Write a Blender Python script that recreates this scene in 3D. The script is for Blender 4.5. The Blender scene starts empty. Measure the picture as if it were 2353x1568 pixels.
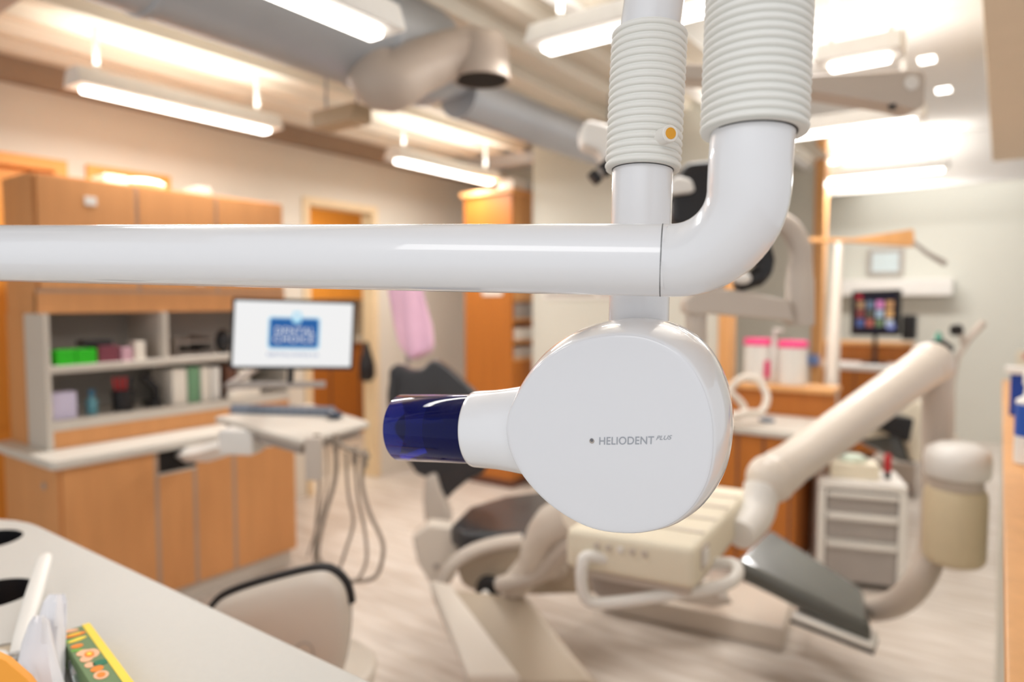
import bpy, bmesh, math, random
from mathutils import Vector, Matrix
random.seed(7)
S = bpy.context.scene
COL = S.collection
V = Vector

# ------------------------------------------------------------------ camera
FPX, CX, CY = 1568.67, 1176.5, 784.0
YAW, PITCH = math.radians(35.6), math.radians(3.43)
CAM = V((0, 0, 1.65))
FH = V((-math.sin(YAW), math.cos(YAW), 0))
RT = V((math.cos(YAW), math.sin(YAW), 0))
FW = (FH * math.cos(PITCH) - V((0, 0, 1)) * math.sin(PITCH)).normalized()
UP = RT.cross(FW).normalized()
cam = bpy.data.cameras.new('camera')
cam.lens = 24; cam.sensor_width = 36; cam.clip_start = 0.05; cam.clip_end = 60
cam.dof.use_dof = True; cam.dof.focus_distance = 0.665; cam.dof.aperture_fstop = 2.5
camo = bpy.data.objects.new('camera', cam); COL.objects.link(camo)
camo.matrix_world = Matrix((( RT.x, UP.x, -FW.x, CAM.x), (RT.y, UP.y, -FW.y, CAM.y), (RT.z, UP.z, -FW.z, CAM.z), (0, 0, 0, 1)))
S.camera = camo

# ------------------------------------------------------------------ world, exposure
W = bpy.data.worlds.new('world'); S.world = W; W.use_nodes = True
W.node_tree.nodes['Background'].inputs[0].default_value = (0.95, 0.975, 1.0, 1)
W.node_tree.nodes['Background'].inputs[1].default_value = 0.80
S.view_settings.view_transform = 'Standard'; S.view_settings.look = 'None'
S.view_settings.exposure = 0.10; S.view_settings.gamma = 1.0; S.view_settings.use_curve_mapping = False
S.cycles.use_denoising = True
S.cycles.max_bounces = 10; S.cycles.sample_clamp_indirect = 6

def area(name, loc, sx, sy, power, col=(1, .985, .965), rot=(0, 0, 0)):
    l = bpy.data.lights.new(name, 'AREA'); l.shape = 'RECTANGLE'; l.size = sx; l.size_y = sy
    l.energy = power; l.color = col
    o = bpy.data.objects.new(name, l); COL.objects.link(o); o.location = loc; o.rotation_euler = rot
    return o

def ray(px, py):
    return FW + RT * ((px - CX) / FPX) - UP * ((py - CY) / FPX)
def P(px, py, d): return CAM + ray(px, py) * d            # point on a sight line at a given distance
def PX(px, py, x): r = ray(px, py); return CAM + r * ((x - CAM.x) / r.x)
def PY(px, py, y): r = ray(px, py); return CAM + r * ((y - CAM.y) / r.y)
def PZ(px, py, z): r = ray(px, py); return CAM + r * ((z - CAM.z) / r.z)

# ------------------------------------------------------------------ materials
def lin(c): return tuple((x / 12.92 if x <= .04045 else ((x + .055) / 1.055) ** 2.4) for x in c)
def rgb(r, g, b): return lin((r / 255, g / 255, b / 255))
MATS = {}
def mat(name, col, rough=.5, metal=0, coat=0, trans=0, ior=1.45, emit=None, estr=0, var=.04, scale=8., bump=0., stretch=None, alpha=1, spec=.5, sheen=0):
    if name in MATS: return MATS[name]
    m = bpy.data.materials.new(name); m.use_nodes = True; MATS[name] = m
    nt = m.node_tree; b = nt.nodes['Principled BSDF']
    b.inputs['Roughness'].default_value = rough; b.inputs['Metallic'].default_value = metal
    b.inputs['Coat Weight'].default_value = coat; b.inputs['Coat Roughness'].default_value = .03
    b.inputs['Transmission Weight'].default_value = trans; b.inputs['IOR'].default_value = ior
    b.inputs['Alpha'].default_value = alpha; b.inputs['Specular IOR Level'].default_value = spec
    if sheen: b.inputs['Sheen Weight'].default_value = sheen
    tc = nt.nodes.new('ShaderNodeTexCoord'); mp = nt.nodes.new('ShaderNodeMapping')
    nt.links.new(tc.outputs['Object'], mp.inputs[0])
    if stretch: mp.inputs['Scale'].default_value = stretch
    nz = nt.nodes.new('ShaderNodeTexNoise'); nz.inputs['Scale'].default_value = scale; nz.inputs['Detail'].default_value = 4
    nt.links.new(mp.outputs[0], nz.inputs[0])
    rp = nt.nodes.new('ShaderNodeValToRGB')
    rp.color_ramp.elements[0].position = .3; rp.color_ramp.elements[1].position = .7
    rp.color_ramp.elements[0].color = tuple(c * (1 - var) for c in col) + (1,)
    rp.color_ramp.elements[1].color = tuple(min(1, c * (1 + var)) for c in col) + (1,)
    nt.links.new(nz.outputs[0], rp.inputs[0]); nt.links.new(rp.outputs[0], b.inputs['Base Color'])
    if bump:
        bp = nt.nodes.new('ShaderNodeBump'); bp.inputs['Strength'].default_value = bump; bp.inputs['Distance'].default_value = .002
        nt.links.new(nz.outputs[0], bp.inputs['Height']); nt.links.new(bp.outputs[0], b.inputs['Normal'])
    if emit:
        b.inputs['Emission Color'].default_value = emit + (1,); b.inputs['Emission Strength'].default_value = estr
    return m

GLOSSY = mat('gloss_white_paint', rgb(228, 228, 231), .28, coat=1, var=.004, scale=2)
HEADW = mat('head_white_paint', rgb(222, 222, 226), .34, coat=.35, var=.004, scale=2)
BELL = mat('bellows_rubber', rgb(234, 233, 228), .6, var=.01)
SEAM = mat('seam_dark', rgb(60, 60, 62), .6)
BLUE = mat('blue_acrylic', (.007, .018, .32), .02, trans=.9, ior=1.3, var=.01)
NAVY = mat('navy_inner', (.004, .008, .09), .25)
INK = mat('grey_ink', rgb(158, 162, 170), .5, var=.01)
AMBER = mat('amber_plug', rgb(226, 160, 45), .5)
WOOD = mat('maple_laminate', rgb(212, 150, 94), .5, var=.05, scale=6, stretch=(3, 3, .35))
WOODD = mat('cherry_wood', rgb(184, 110, 42), .45, var=.07, scale=5, stretch=(4, 4, .3))
WOODL = mat('light_wood_trim', rgb(226, 168, 108), .45, var=.06, scale=5, stretch=(4, 4, .4))
GAPM = mat('edge_strip_grey', rgb(176, 150, 130), .6)
COUNT = mat('worktop_laminate', rgb(206, 200, 190), .45, var=.015, scale=60)
DESKT = mat('desk_laminate', rgb(200, 197, 191), .5, var=.012, scale=90)
SHELFW = mat('white_melamine', rgb(205, 197, 186), .55, var=.01)
SHELFB = mat('shaded_white_shelf_back', rgb(172, 166, 158), .7, var=.02)  # white back greyed: shade inside the shelf bays put into the colour
WALL = mat('cream_wall_paint', rgb(221, 213, 199), .8, var=.012, scale=3)
WALLW = mat('white_wall_paint', rgb(216, 214, 203), .8, var=.01, scale=3)
CEILW = mat('white_ceiling_paint', rgb(243, 242, 240), .9, var=.008)
BULK_SHADE = mat('shaded_bulkhead_beige', rgb(228, 213, 190), .8, var=.015)  # beige stands for shadow on the bulkhead, put into its colour
DECK = mat('cream_metal_deck', rgb(230, 223, 209), .45, var=.03, scale=3)
BEAM = mat('taupe_beam_paint', rgb(150, 128, 108), .6, var=.03)
DUCTM = mat('galvanised_duct', rgb(172, 176, 182), .42, metal=.35, var=.05, scale=3)
DUCTT = mat('duct_taupe', rgb(186, 172, 160), .5, metal=.1, var=.04)
DARK = mat('dark_void', rgb(28, 24, 22), .8)
FIXT = mat('fixture_white', rgb(240, 238, 234), .5)
TUBEL = mat('lit_lamp_tube', (1, .97, .92), .5, emit=(1, .96, .90), estr=7)
BEIGE = mat('beige_enamel', rgb(220, 209, 196), .35, coat=.3, var=.015, scale=3)
BEIGED = mat('taupe_plastic', rgb(198, 186, 174), .45, var=.02, scale=3)
CREAM = mat('cream_vinyl', rgb(232, 222, 200), .5, var=.02)
BLACKV = mat('black_vinyl', rgb(50, 49, 51), .38, coat=.2, var=.05, scale=12, bump=.1)
BLACKP = mat('black_plastic', rgb(30, 28, 30), .4, var=.05)
FOOTV = mat('slate_vinyl', rgb(84, 85, 81), .3, coat=.5, var=.08, scale=5)
HOSE = mat('grey_hose', rgb(150, 136, 122), .5)
GREYP = mat('grey_plastic', rgb(170, 160, 152), .5)
KEYB = mat('blue_grey_plastic', rgb(112, 124, 140), .5, var=.06)
PINK = mat('pink_cloth', rgb(244, 196, 220), .75, var=.06, scale=4, sheen=.3)
MAGENTA = mat('magenta_lid', rgb(236, 64, 128), .45)
WHITEP = mat('white_plastic', rgb(232, 228, 222), .4, var=.015)
CLEARP = mat('frosted_drawer_plastic', rgb(200, 192, 186), .35, trans=.35, var=.03)
CANB = mat('cream_canister', rgb(212, 196, 164), .45, var=.02)
BEIGE_SHADE = mat('shaded_beige_enamel', rgb(182, 166, 146), .4, coat=.2, var=.02, scale=3)  # darkened beige: shading of the chair's lift arm put into the colour

# ------------------------------------------------------------------ mesh helper
class MB:
    def __init__(s, M=None): s.v = []; s.f = []; s.M = M
    def add(s, vs, fs):
        n = len(s.v)
        s.v += [(s.M @ V(p)) if s.M else V(p) for p in vs]
        s.f += [tuple(i + n for i in f) for f in fs]
        return s
    def box(s, x0, x1, y0, y1, z0, z1):
        vs = [(x, y, z) for z in (z0, z1) for y in (y0, y1) for x in (x0, x1)]
        return s.add(vs, [(0, 2, 3, 1), (4, 5, 7, 6), (0, 1, 5, 4), (2, 6, 7, 3), (0, 4, 6, 2), (1, 3, 7, 5)])
    def prism(s, pts, vec):
        pts = [V(p) for p in pts]; vec = V(vec); n = len(pts)
        nor = V((0, 0, 0))
        for i in range(n): nor += pts[i].cross(pts[(i + 1) % n])
        if nor.dot(vec) > 0: pts = pts[::-1]
        vs = pts + [p + vec for p in pts]
        fs = [tuple(range(n)), tuple(range(2 * n - 1, n - 1, -1))] + [(i + n, (i + 1) % n + n, (i + 1) % n, i) for i in range(n)]
        return s.add(vs, fs)
    def loft(s, rings, cap=True, close=False):
        n = len(rings[0]); vs = [p for r in rings for p in r]; fs = []
        m = len(rings)
        for k in range(m if close else m - 1):
            a, b = k * n, ((k + 1) % m) * n
            for i in range(n):
                j = (i + 1) % n; fs.append((a + i, a + j, b + j, b + i))
        if cap and not close:
            fs.append(tuple(range(n - 1, -1, -1))); fs.append(tuple((m - 1) * n + i for i in range(n)))
        return s.add(vs, fs)
    def lathe(s, o, ax, prof, seg=40, cap=True):
        o = V(o); ax = V(ax).normalized()
        u = ax.cross(V((0, 0, 1)) if abs(ax.z) < .9 else V((1, 0, 0))).normalized(); w = ax.cross(u)
        rings = [[o + ax * h + (u * math.cos(2 * math.pi * i / seg) + w * math.sin(2 * math.pi * i / seg)) * r for i in range(seg)] for h, r in prof]
        return s.loft(rings, cap)
    def cyl(s, a, b, r, seg=24, r2=None):
        a, b = V(a), V(b)
        return s.lathe(a, b - a, [(0, r), ((b - a).length, r if r2 is None else r2)], seg)
    def tube(s, path, r, seg=16, cap=True, flat=1.0):
        path = [V(p) for p in path]; n = len(path); rings = []; pu = None
        for k, p in enumerate(path):
            t = (path[min(k + 1, n - 1)] - path[max(k - 1, 0)]).normalized()
            if pu is None: pu = t.cross(V((0, 0, 1)) if abs(t.z) < .9 else V((1, 0, 0))).normalized()
            pu = (pu - t * pu.dot(t)).normalized(); w = t.cross(pu)
            rr = r[k] if isinstance(r, (list, tuple)) else r
            rings.append([p + (pu * math.cos(2 * math.pi * i / seg) + w * math.sin(2 * math.pi * i / seg) * flat) * rr for i in range(seg)])
        return s.loft(rings, cap)
    def ball(s, c, r, seg=20, n=10):
        c = V(c); r = r if isinstance(r, (tuple, list)) else (r, r, r); rings = []
        for k in range(1, n):
            a = math.pi * k / n
            rings.append([c + V((math.sin(a) * math.cos(2 * math.pi * i / seg) * r[0], math.sin(a) * math.sin(2 * math.pi * i / seg) * r[1], -math.cos(a) * r[2])) for i in range(seg)])
        return s.loft(rings)
    def build(s, name, m, parent=None, bevel=0, seg=2, sub=0, angle=38):
        off = V((0, 0, 0))
        q = parent
        while q: off += q.location; q = q.parent
        me = bpy.data.meshes.new(name); own = V((0, 0, 0))
        if parent is None:
            xs = [v.x for v in s.v]; ys = [v.y for v in s.v]; zs = [v.z for v in s.v]
            own = V(((min(xs) + max(xs)) / 2, (min(ys) + max(ys)) / 2, min(zs)))
        me.from_pydata([tuple(v - off - own) for v in s.v], [], s.f)
        bm = bmesh.new(); bm.from_mesh(me)
        bmesh.ops.recalc_face_normals(bm, faces=bm.faces)
        if bevel:
            es = [e for e in bm.edges if len(e.link_faces) == 2 and e.calc_face_angle(0) > .5]
            bmesh.ops.bevel(bm, geom=es, offset=bevel, segments=seg, profile=.5, affect='EDGES', clamp_overlap=True)
        bm.to_mesh(me); bm.free()
        me.shade_smooth(); me.set_sharp_from_angle(angle=math.radians(angle))
        me.materials.append(m)
        o = bpy.data.objects.new(name, me); COL.objects.link(o)
        o.location = own
        if bevel: o.modifiers.new('wn', 'WEIGHTED_NORMAL').keep_sharp = True
        if parent: o.parent = parent
        if sub:
            md = o.modifiers.new('sub', 'SUBSURF'); md.levels = md.render_levels = sub
        return o

def tag(o, label, cat, group=None):
    o['label'] = label; o['category'] = cat
    if group: o['group'] = group
    return o
def thing(name, label, cat, loc, group=None):
    o = bpy.data.objects.new(name, None); COL.objects.link(o); o.location = loc; o.empty_display_size = .05
    return tag(o, label, cat, group)
def struct(name, mb, m, parent=None, **k):
    o = mb.build(name, m, parent, **k)
    if parent is None: o['kind'] = 'structure'
    return o
def arc(pts, n=8):
    """Smooth path through pts (Catmull-Rom)."""
    p = [V(q) for q in pts]; p = [p[0] * 2 - p[1]] + p + [p[-1] * 2 - p[-2]]; out = []
    for i in range(1, len(p) - 2):
        for k in range(n):
            t = k / n; a, b, c, d = p[i - 1], p[i], p[i + 1], p[i + 2]
            out.append(.5 * ((2 * b) + (c - a) * t + (2 * a - 5 * b + 4 * c - d) * t * t + (3 * b - a - 3 * c + d) * t ** 3))
    return out + [p[-2]]
def text_into(mb, body, org, right, up, width, height, shear=0, spacing=1.0):
    cu = bpy.data.curves.new('lettering', 'FONT'); cu.body = body; cu.space_character = spacing; cu.shear = shear
    ob = bpy.data.objects.new('lettering', cu); COL.objects.link(ob)
    dg = bpy.context.evaluated_depsgraph_get()
    me = bpy.data.meshes.new_from_object(ob.evaluated_get(dg))
    xs = [v.co.x for v in me.vertices]; ys = [v.co.y for v in me.vertices]
    x0, x1, y0, y1 = min(xs), max(xs), min(ys), max(ys)
    org, right, up = V(org), V(right), V(up)
    mb.add([org + right * ((v.co.x - x0) / (x1 - x0) * width) + up * ((v.co.y - y0) / (y1 - y0) * height) for v in me.vertices],
           [tuple(p.vertices) for p in me.polygons])
    bpy.data.objects.remove(ob); bpy.data.curves.remove(cu); bpy.data.meshes.remove(me)
def rrect(w, h, r, n=5):
    out = []
    for cx, cy, a0 in ((w / 2 - r, h / 2 - r, 0), (-w / 2 + r, h / 2 - r, 90), (-w / 2 + r, -h / 2 + r, 180), (w / 2 - r, -h / 2 + r, 270)):
        for k in range(n + 1):
            a = math.radians(a0 + 90 * k / n); out.append((cx + r * math.cos(a), cy + r * math.sin(a)))
    return out

# ------------------------------------------------------------------ the shell
def floor_mat():
    m = bpy.data.materials.new('pale_oak_plank'); m.use_nodes = True; nt = m.node_tree; b = nt.nodes['Principled BSDF']
    tc = nt.nodes.new('ShaderNodeTexCoord'); mp = nt.nodes.new('ShaderNodeMapping'); mp.inputs['Scale'].default_value = (2.2, 16, 1)
    mp.inputs['Rotation'].default_value = (0, 0, math.radians(8))
    nz = nt.nodes.new('ShaderNodeTexNoise'); nz.inputs['Scale'].default_value = 1.3; nz.inputs['Detail'].default_value = 6
    rp = nt.nodes.new('ShaderNodeValToRGB'); e = rp.color_ramp.elements
    e[0].position = .32; e[1].position = .68
    e[0].color = rgb(196, 183, 170) + (1,); e[1].color = rgb(222, 213, 204) + (1,)
    nt.links.new(tc.outputs['Object'], mp.inputs[0]); nt.links.new(mp.outputs[0], nz.inputs[0])
    nt.links.new(nz.outputs[0], rp.inputs[0]); nt.links.new(rp.outputs[0], b.inputs['Base Color'])
    b.inputs['Roughness'].default_value = .5
    return m
struct('floor', MB().box(-10, 3, -2.5, 12, -.1, 0), floor_mat())

WX = -4.7
OPEN = [(1.10, 1.86), (1.97, 2.50), (3.60, 4.42)]   # openings in the long wall, 2.5 m tall
w = MB(); y = -1.0
for a, b in OPEN:
    w.box(WX - .12, WX, y, a, 0, 2.9); w.box(WX - .12, WX, a, b, 2.5, 2.9); y = b
w.box(WX - .12, WX, y, 10.5, 0, 2.9)
struct('wall_left', w, WALL)
struct('wall_back', MB().box(-10, 3, 9.6, 9.7, 0, 3.5), WALLW)
struct('wall_far_room', MB().box(-9.3, -9.2, -1, 9.6, 0, 2.9), WALL)
# white partition with a wood-trimmed end, and the next one down the corridor
struct('wall_partition', MB().box(-3.29, -1.66, 4.90, 5.02, 0, 3.3), WALLW)
struct('trim_1', MB().box(-1.66, -1.58, 4.88, 5.04, 0, 3.3), WOODL, bevel=.006)
struct('wall_partition_far', MB().box(-3.6, -1.60, 7.6, 7.72, 0, 3.3), WALLW)
struct('trim_2', MB().box(-1.60, -1.50, 7.58, 7.74, 0, 3.3), WOODL, bevel=.006)

# door leaf and wooden door linings in the long wall
def lining(n, a, b, m, t=.07):
    f = MB().box(WX - .13, WX + .02, a, a + t, 0, 2.5).box(WX - .13, WX + .02, b - t, b, 0, 2.5).box(WX - .13, WX + .02, a + t, b - t, 2.5 - t, 2.5)
    return struct('trim_%d' % n, f, m)
AMBW = mat('amber_door_wood', rgb(240, 160, 66), .45, var=.05, scale=5, stretch=(4, 4, .3))
lining(3, 1.10, 1.86, AMBW)
d1 = struct('door_1', MB().box(WX - .09, WX - .045, 1.17, 1.79, .01, 2.43), AMBW)
struct('door_handle', MB().cyl((WX - .045, 1.70, 1.0), (WX + .01, 1.70, 1.0), .012).cyl((WX + .01, 1.72, 1.0), (WX + .01, 1.60, 1.0), .01), GREYP, d1)
lining(4, 1.97, 2.50, AMBW, .055)
lining(5, 3.60, 4.42, mat('pale_trim_paint', rgb(232, 208, 170), .6), .06)

# ceiling: ribbed metal deck over the open bay, flat white ceiling over the corridor side
dk = MB(); x = -4.9; prof = []
while x < -1.66:
    prof += [(x, 3.03), (x + .09, 3.03), (x + .12, 3.09), (x + .26, 3.09)]; x += .29
pts = [V((px, -1.5, pz)) for px, pz in prof]; n = len(pts)
dk.add(pts + [p + V((0, 12, 0)) for p in pts], [(i, i + 1, n + i + 1, n + i) for i in range(n - 1)])
struct('ceiling', dk, DECK, angle=10)
YBK = PZ(2000, 332, 3.3).y; ZBK = PY(2000, 440, YBK).z
struct('ceiling_panel', MB().box(-1.65, 3, -.4, YBK, 3.3, 3.4), CEILW)
struct('ceiling_side_room', MB().box(-9.3, WX - .12, -1, 9.6, 2.9, 3.0), CEILW)
struct('wall_ceiling_drop', MB().box(-1.72, -1.65, -.4, 9.6, 3.0, 3.4), CEILW)
struct('ceiling_panel_far', MB().box(-3.6, 3, YBK + .05, 9.6, 3.38, 3.46), CEILW)
struct('wall_bulkhead_face', MB().box(-1.65, 3, YBK, YBK + .05, ZBK, 3.4), CEILW)
struct('trim_bulkhead', MB().box(-.085, 3, 0.9, 5.8, 2.6, 3.3), BULK_SHADE, bevel=.01)
struct('trim_wall_beam', MB().box(WX - .1, WX + .10, -1, 9.6, 2.9, 3.03), BEAM)
struct('trim_cross_beam', MB().box(-4.6, -2.45, .85, 1.15, 2.86, 3.03), DUCTM)
struct('trim_cross_beam_far', MB().box(-4.6, -1.75, 5.3, 5.5, 2.92, 3.03), DUCTM)

# ------------------------------------------------------------------ pendant lamps
def pendant(label, c, L, along, power, up=0, stems=(.12,), top=3.03, both=True, W_=.20):
    c = V(c)
    ax = V((0, 1, 0)) if along == 'Y' else V((1, 0, 0)); sd = V((1, 0, 0)) if along == 'Y' else V((0, 1, 0))
    t = thing('pendant_lamp', label, 'lamp', c + V((0, 0, -.02)), 'linear pendant lamps')
    def pr(hw0, hw1, z0, z1, l):
        rings = []
        for e in (-l / 2, l / 2):
            rings.append([c + ax * e + sd * a + V((0, 0, z)) for a, z in ((-hw0, z0), (hw0, z0), (hw1, z1), (-hw1, z1))])
        return MB().loft(rings)
    pr(W_ / 2, W_ / 2 * .62, .012, .10, L).build('housing', FIXT, t, bevel=.008)
    pr(W_ * .19, W_ * .17, -.012, .02, L - .10).build('lamp_tube', TUBEL, t, bevel=.01)
    for e in stems:
        for sg in ((-1, 1) if both else (1,)):
            p = c + ax * (sg * (L / 2 - e)) + V((0, 0, .1))
            MB().cyl(p, V((p.x, p.y, top)), .012, 12).build('stem', FIXT, t)
    sx, sy = (.12, L) if along == 'Y' else (L, .12)
    a = area('lamp_light', c + V((0, 0, -.03)), sx, sy, power)
    if up: area('lamp_uplight', c + V((0, 0, .14)), sx, sy, up, (1, .96, .90), (math.pi, 0, 0))
    return t
pendant('linear pendant lamp above the maple cabinet, under cream ribbed ceiling', (-3.77, 2.11, 2.70), 1.16, 'Y', 30, 4.5)
pendant('linear pendant lamp beyond the duct outlet, above the tall cabinet', (-3.76, 4.34, 2.70), 1.26, 'Y', 22, 5)
pendant('linear pendant lamp cut by the upper frame, beside the round duct outlet', (-1.57, 1.02, 2.45), 1.04, 'Y', 6, 2, top=3.3, W_=.16)
pendant('wide linear pendant lamp crossing behind the ribbed bellows', (-1.02, 2.48, 2.70), 1.26, 'X', 15, 9, top=3.3, W_=.2)
pendant('short pendant lamp above the thick microscope arm', (-.55, 3.42, 2.70), .34, 'X', 5, 4, top=3.3, stems=(.05,))
pendant('pendant lamp below the microscope arm, in front of the white bulkhead', (-1.0, 4.70, 2.70), 1.2, 'X', 17, 9, top=3.3)
pendant('far pendant lamp close against the bright white bulkhead', (-1.05, YBK - .36, 2.90), 1.2, 'X', 34, 8, top=3.3)
area('far_wall_fill', (-.6, 8.9, 3.36), 1.8, .8, 16)  # unseen light added past the bulkhead to brighten the far wall
area('bay_fill_light', (-2.4, 6.3, 3.25), 1.2, .6, 30)  # added fill without a fixture, brightens the second bay
# square recessed downlights in the white ceiling
for k, (px, py, lb) in enumerate(((2072, 4, 'square recessed ceiling light nearest the shaded bulkhead top'), (2130, 135, 'second square recessed ceiling light beside the shaded bulkhead'),
                          (2168, 205, 'third square recessed ceiling light beside the shaded bulkhead'), (2190, 290, 'smallest square recessed ceiling light, next to the white bulkhead'))):
    p = PZ(px, py, 3.3); t = thing('recessed_light', lb, 'ceiling light', p + V((0, 0, -.015)), 'square recessed ceiling lights')
    MB().box(p.x - .055, p.x + .055, p.y - .07, p.y + .07, 3.293, 3.3).build('frame', FIXT, t)
    MB().box(p.x - .045, p.x + .045, p.y - .06, p.y + .06, 3.288, 3.294).build('lens', TUBEL, t)
# unseen fill light added behind the viewer; lamps of the side room
area('fill_light_behind', (.2, -1.3, 2.7), 1.6, 1.2, 20, (1, .98, .96))
area('side_room_light', (-5.6, 4.7, 2.88), .7, 1.4, 34, (1, .92, .78))
area('side_room_light_near', (-6.4, 2.3, 2.88), .9, .9, 26, (1, .90, .68))

# ------------------------------------------------------------------ duct work
dt = thing('air_duct', 'big grey round ventilation duct with a downturned outlet', 'duct', (-2.2, 2.5, 2.5))
MB().lathe((-2.2, -1.2, 2.76), (0, 1, 0), [(0, .22), (3.55, .22), (3.6, .21), (3.8, .125), (3.85, .12)], 36).build('duct_run', DUCTM, dt, angle=50)
MB().lathe((-2.2, 2.62, 2.655), (0, 1, 0), [(0, .115), (6.5, .115)], 32).build('duct_run', DUCTM, dt)
for yy in (.1, 1.1, 2.0): MB().lathe((-2.2, yy, 2.76), (0, 1, 0), [(0, .221), (.004, .226), (.03, .226), (.034, .221)], 36).build('joint_band', DUCTM, dt)
oz = P(1106, 184, 2.95)
br = arc([(-2.20, 2.02, 2.72), P(880, 190, 2.75), P(960, 155, 2.82), P(1030, 128, 2.9), P(1100, 112, 2.95)], 6)
nb_ = len(br)
MB().tube(br, [.122 - .027 * k / (nb_ - 1) for k in range(nb_)], 28).build('outlet_branch', DUCTT, dt, angle=60)
MB().lathe(oz, (0, 0, 1), [(.0, .122), (.10, .120), (.15, .112), (.19, .088), (.205, .05), (.21, .0)], 32).build('outlet_elbow', DUCTT, dt, angle=60)
MB().lathe(oz + V((0, 0, .012)), (0, 0, -1), [(0, .126), (.014, .126)], 32).build('outlet_collar', DUCTT, dt)
MB().lathe(oz + V((0, 0, .0)), (0, 0, -1), [(0, .112), (.004, .112)], 32).build('outlet_grille', DARK, dt)
MB().cyl((-2.2, 1.2, 2.97), (-2.2, 1.2, 3.08), .01, 8).build('hanger_rod', DUCTM, dt)
MB().cyl((-2.2, 4.2, 2.76), (-2.2, 4.2, 3.08), .008, 8).build('hanger_rod', DUCTM, dt)
bc = P(788, 270, 3.3); bk = thing('duct_bracket', 'tan boxed conduit slung below the ribbed ceiling beside the duct', 'conduit', bc - V((0, 0, .045)))
MB(Matrix.Translation(bc)).box(-.17, .14, -.06, .06, -.042, .042).build('box', mat('tan_metal', rgb(186, 160, 128), .5), bk, bevel=.01)
for sx in (-.12, .1): MB().cyl(bc + V((sx, 0, .04)), V((bc.x + sx, bc.y, 3.08)), .006, 8).build('hanger_rod', DUCTM, bk)
# ------------------------------------------------------------------ dental x-ray unit (sharp foreground)
TR = .0325
A = P(0, 582.5, .79); B = P(1520, 598.5, .612)
ux = thing('dental_xray_unit', 'glossy white dental x-ray unit on a jointed arm with blue cone', 'x-ray unit', P(1420, 1230, .72))
dirA = (A - B).normalized(); far = A + dirA * .55
MB().tube([B, B + (A - B) * .5, A, far], TR, 64).build('extension_arm', GLOSSY, ux)
MB().lathe(B - dirA * .0006, dirA, [(0, TR + .00012), (.0009, TR + .00012)], 64, False).build('joint_seam', SEAM, ux)
MB().lathe(far, (0, 0, 1), [(-.09, .036), (-.085, .04), (.06, .04), (.066, .034), (2.62 - far.z, .034)], 40).build('ceiling_column', GLOSSY, ux, angle=50)
C1 = P(1546, 599, .609); C3 = P(1726, 335, .5475)
el = [B, P(1533, 599, .6105)]
for k in range(0, 19):
    t = math.pi / 2 * k / 18
    el.append(P(1546 + 175 * math.sin(t), 425 + 174 * math.cos(t), .609 - (.609 - .551) * (math.sin(t) * .65 + .35 * k / 18)))
el += [P(1723.5, 375, .549), C3, P(1731, 295, .547)]
MB().tube(el, TR, 64).build('elbow', GLOSSY, ux)
def bellows(p0, p1, nr, ro, ri, rt, inner_top=True):
    ax = (p1 - p0); L = ax.length; pr = [(0.0006, rt), (0, ri - .004), (0, ro - .0012)]
    st = L / nr
    for k in range(nr):
        for u in (.08, .14, .155, .19, .28, .39, .5, .61, .72, .81, .845, .86, .92):
            pr.append(((k + u) * st, ri + (ro - ri) * max(0, 1 - ((u - .5) / .36) ** 2) ** .5))
        pr.append(((k + 1) * st, ri))
    pr += [(L, ri), (L + .001, rt)]
    return MB().lathe(p0, ax, pr, 72, False)
b0 = P(1731.5, 307, .547); b1 = P(1746, -70, .547)
bellows(b0, b1, 20, .0418, .0384, .0325).build('bellows', BELL, ux, angle=60)
MB().lathe(b0 - (b1 - b0).normalized() * .0006, b1 - b0, [(0, .0331), (.0012, .0331)], 64).build('joint_seam', SEAM, ux)
MB().cyl(b0, b1, .031, 40).build('inner_tube', GLOSSY, ux)
s0 = P(1466, 790, .75); s1 = P(1503, 0, .745); s2 = P(1476.5, 392, .745); s3 = P(1492.5, 76, .745); s4 = P(1513, -230, .745)
MB().tube([s0, s2, s3, s1, s4], .0325, 64).build('stalk_tube', GLOSSY, ux)
bellows(s2, s3, 19, .0410, .0380, .0326).build('bellows', BELL, ux, angle=60)
MB().lathe(s2 - (s3 - s2).normalized() * .0006, s3 - s2, [(0, .0331), (.0012, .0331)], 64).build('joint_seam', SEAM, ux)
top = P(1700, -240, .56)
MB().tube(arc([b1, b1 + (b1 - b0).normalized() * .04, (b1 + s4) / 2 + V((0, 0, .1)), s4 + V((0, 0, .02)), s4], 8), .033, 32).build('top_joint', GLOSSY, ux)
q0 = P(1516, 317, .712); q1 = P(1541, 306.5, .692)
MB().lathe(q0, q1 - q0, [(-.006, .0085), ((q1 - q0).length - .001, .0088), ((q1 - q0).length, .008)], 32).build('locking_pin', WHITEP, ux)
MB().lathe(q1, q1 - q0, [(-.0005, .0058), (.0006, .0058)], 32).build('amber_cap', AMBER, ux)

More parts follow.
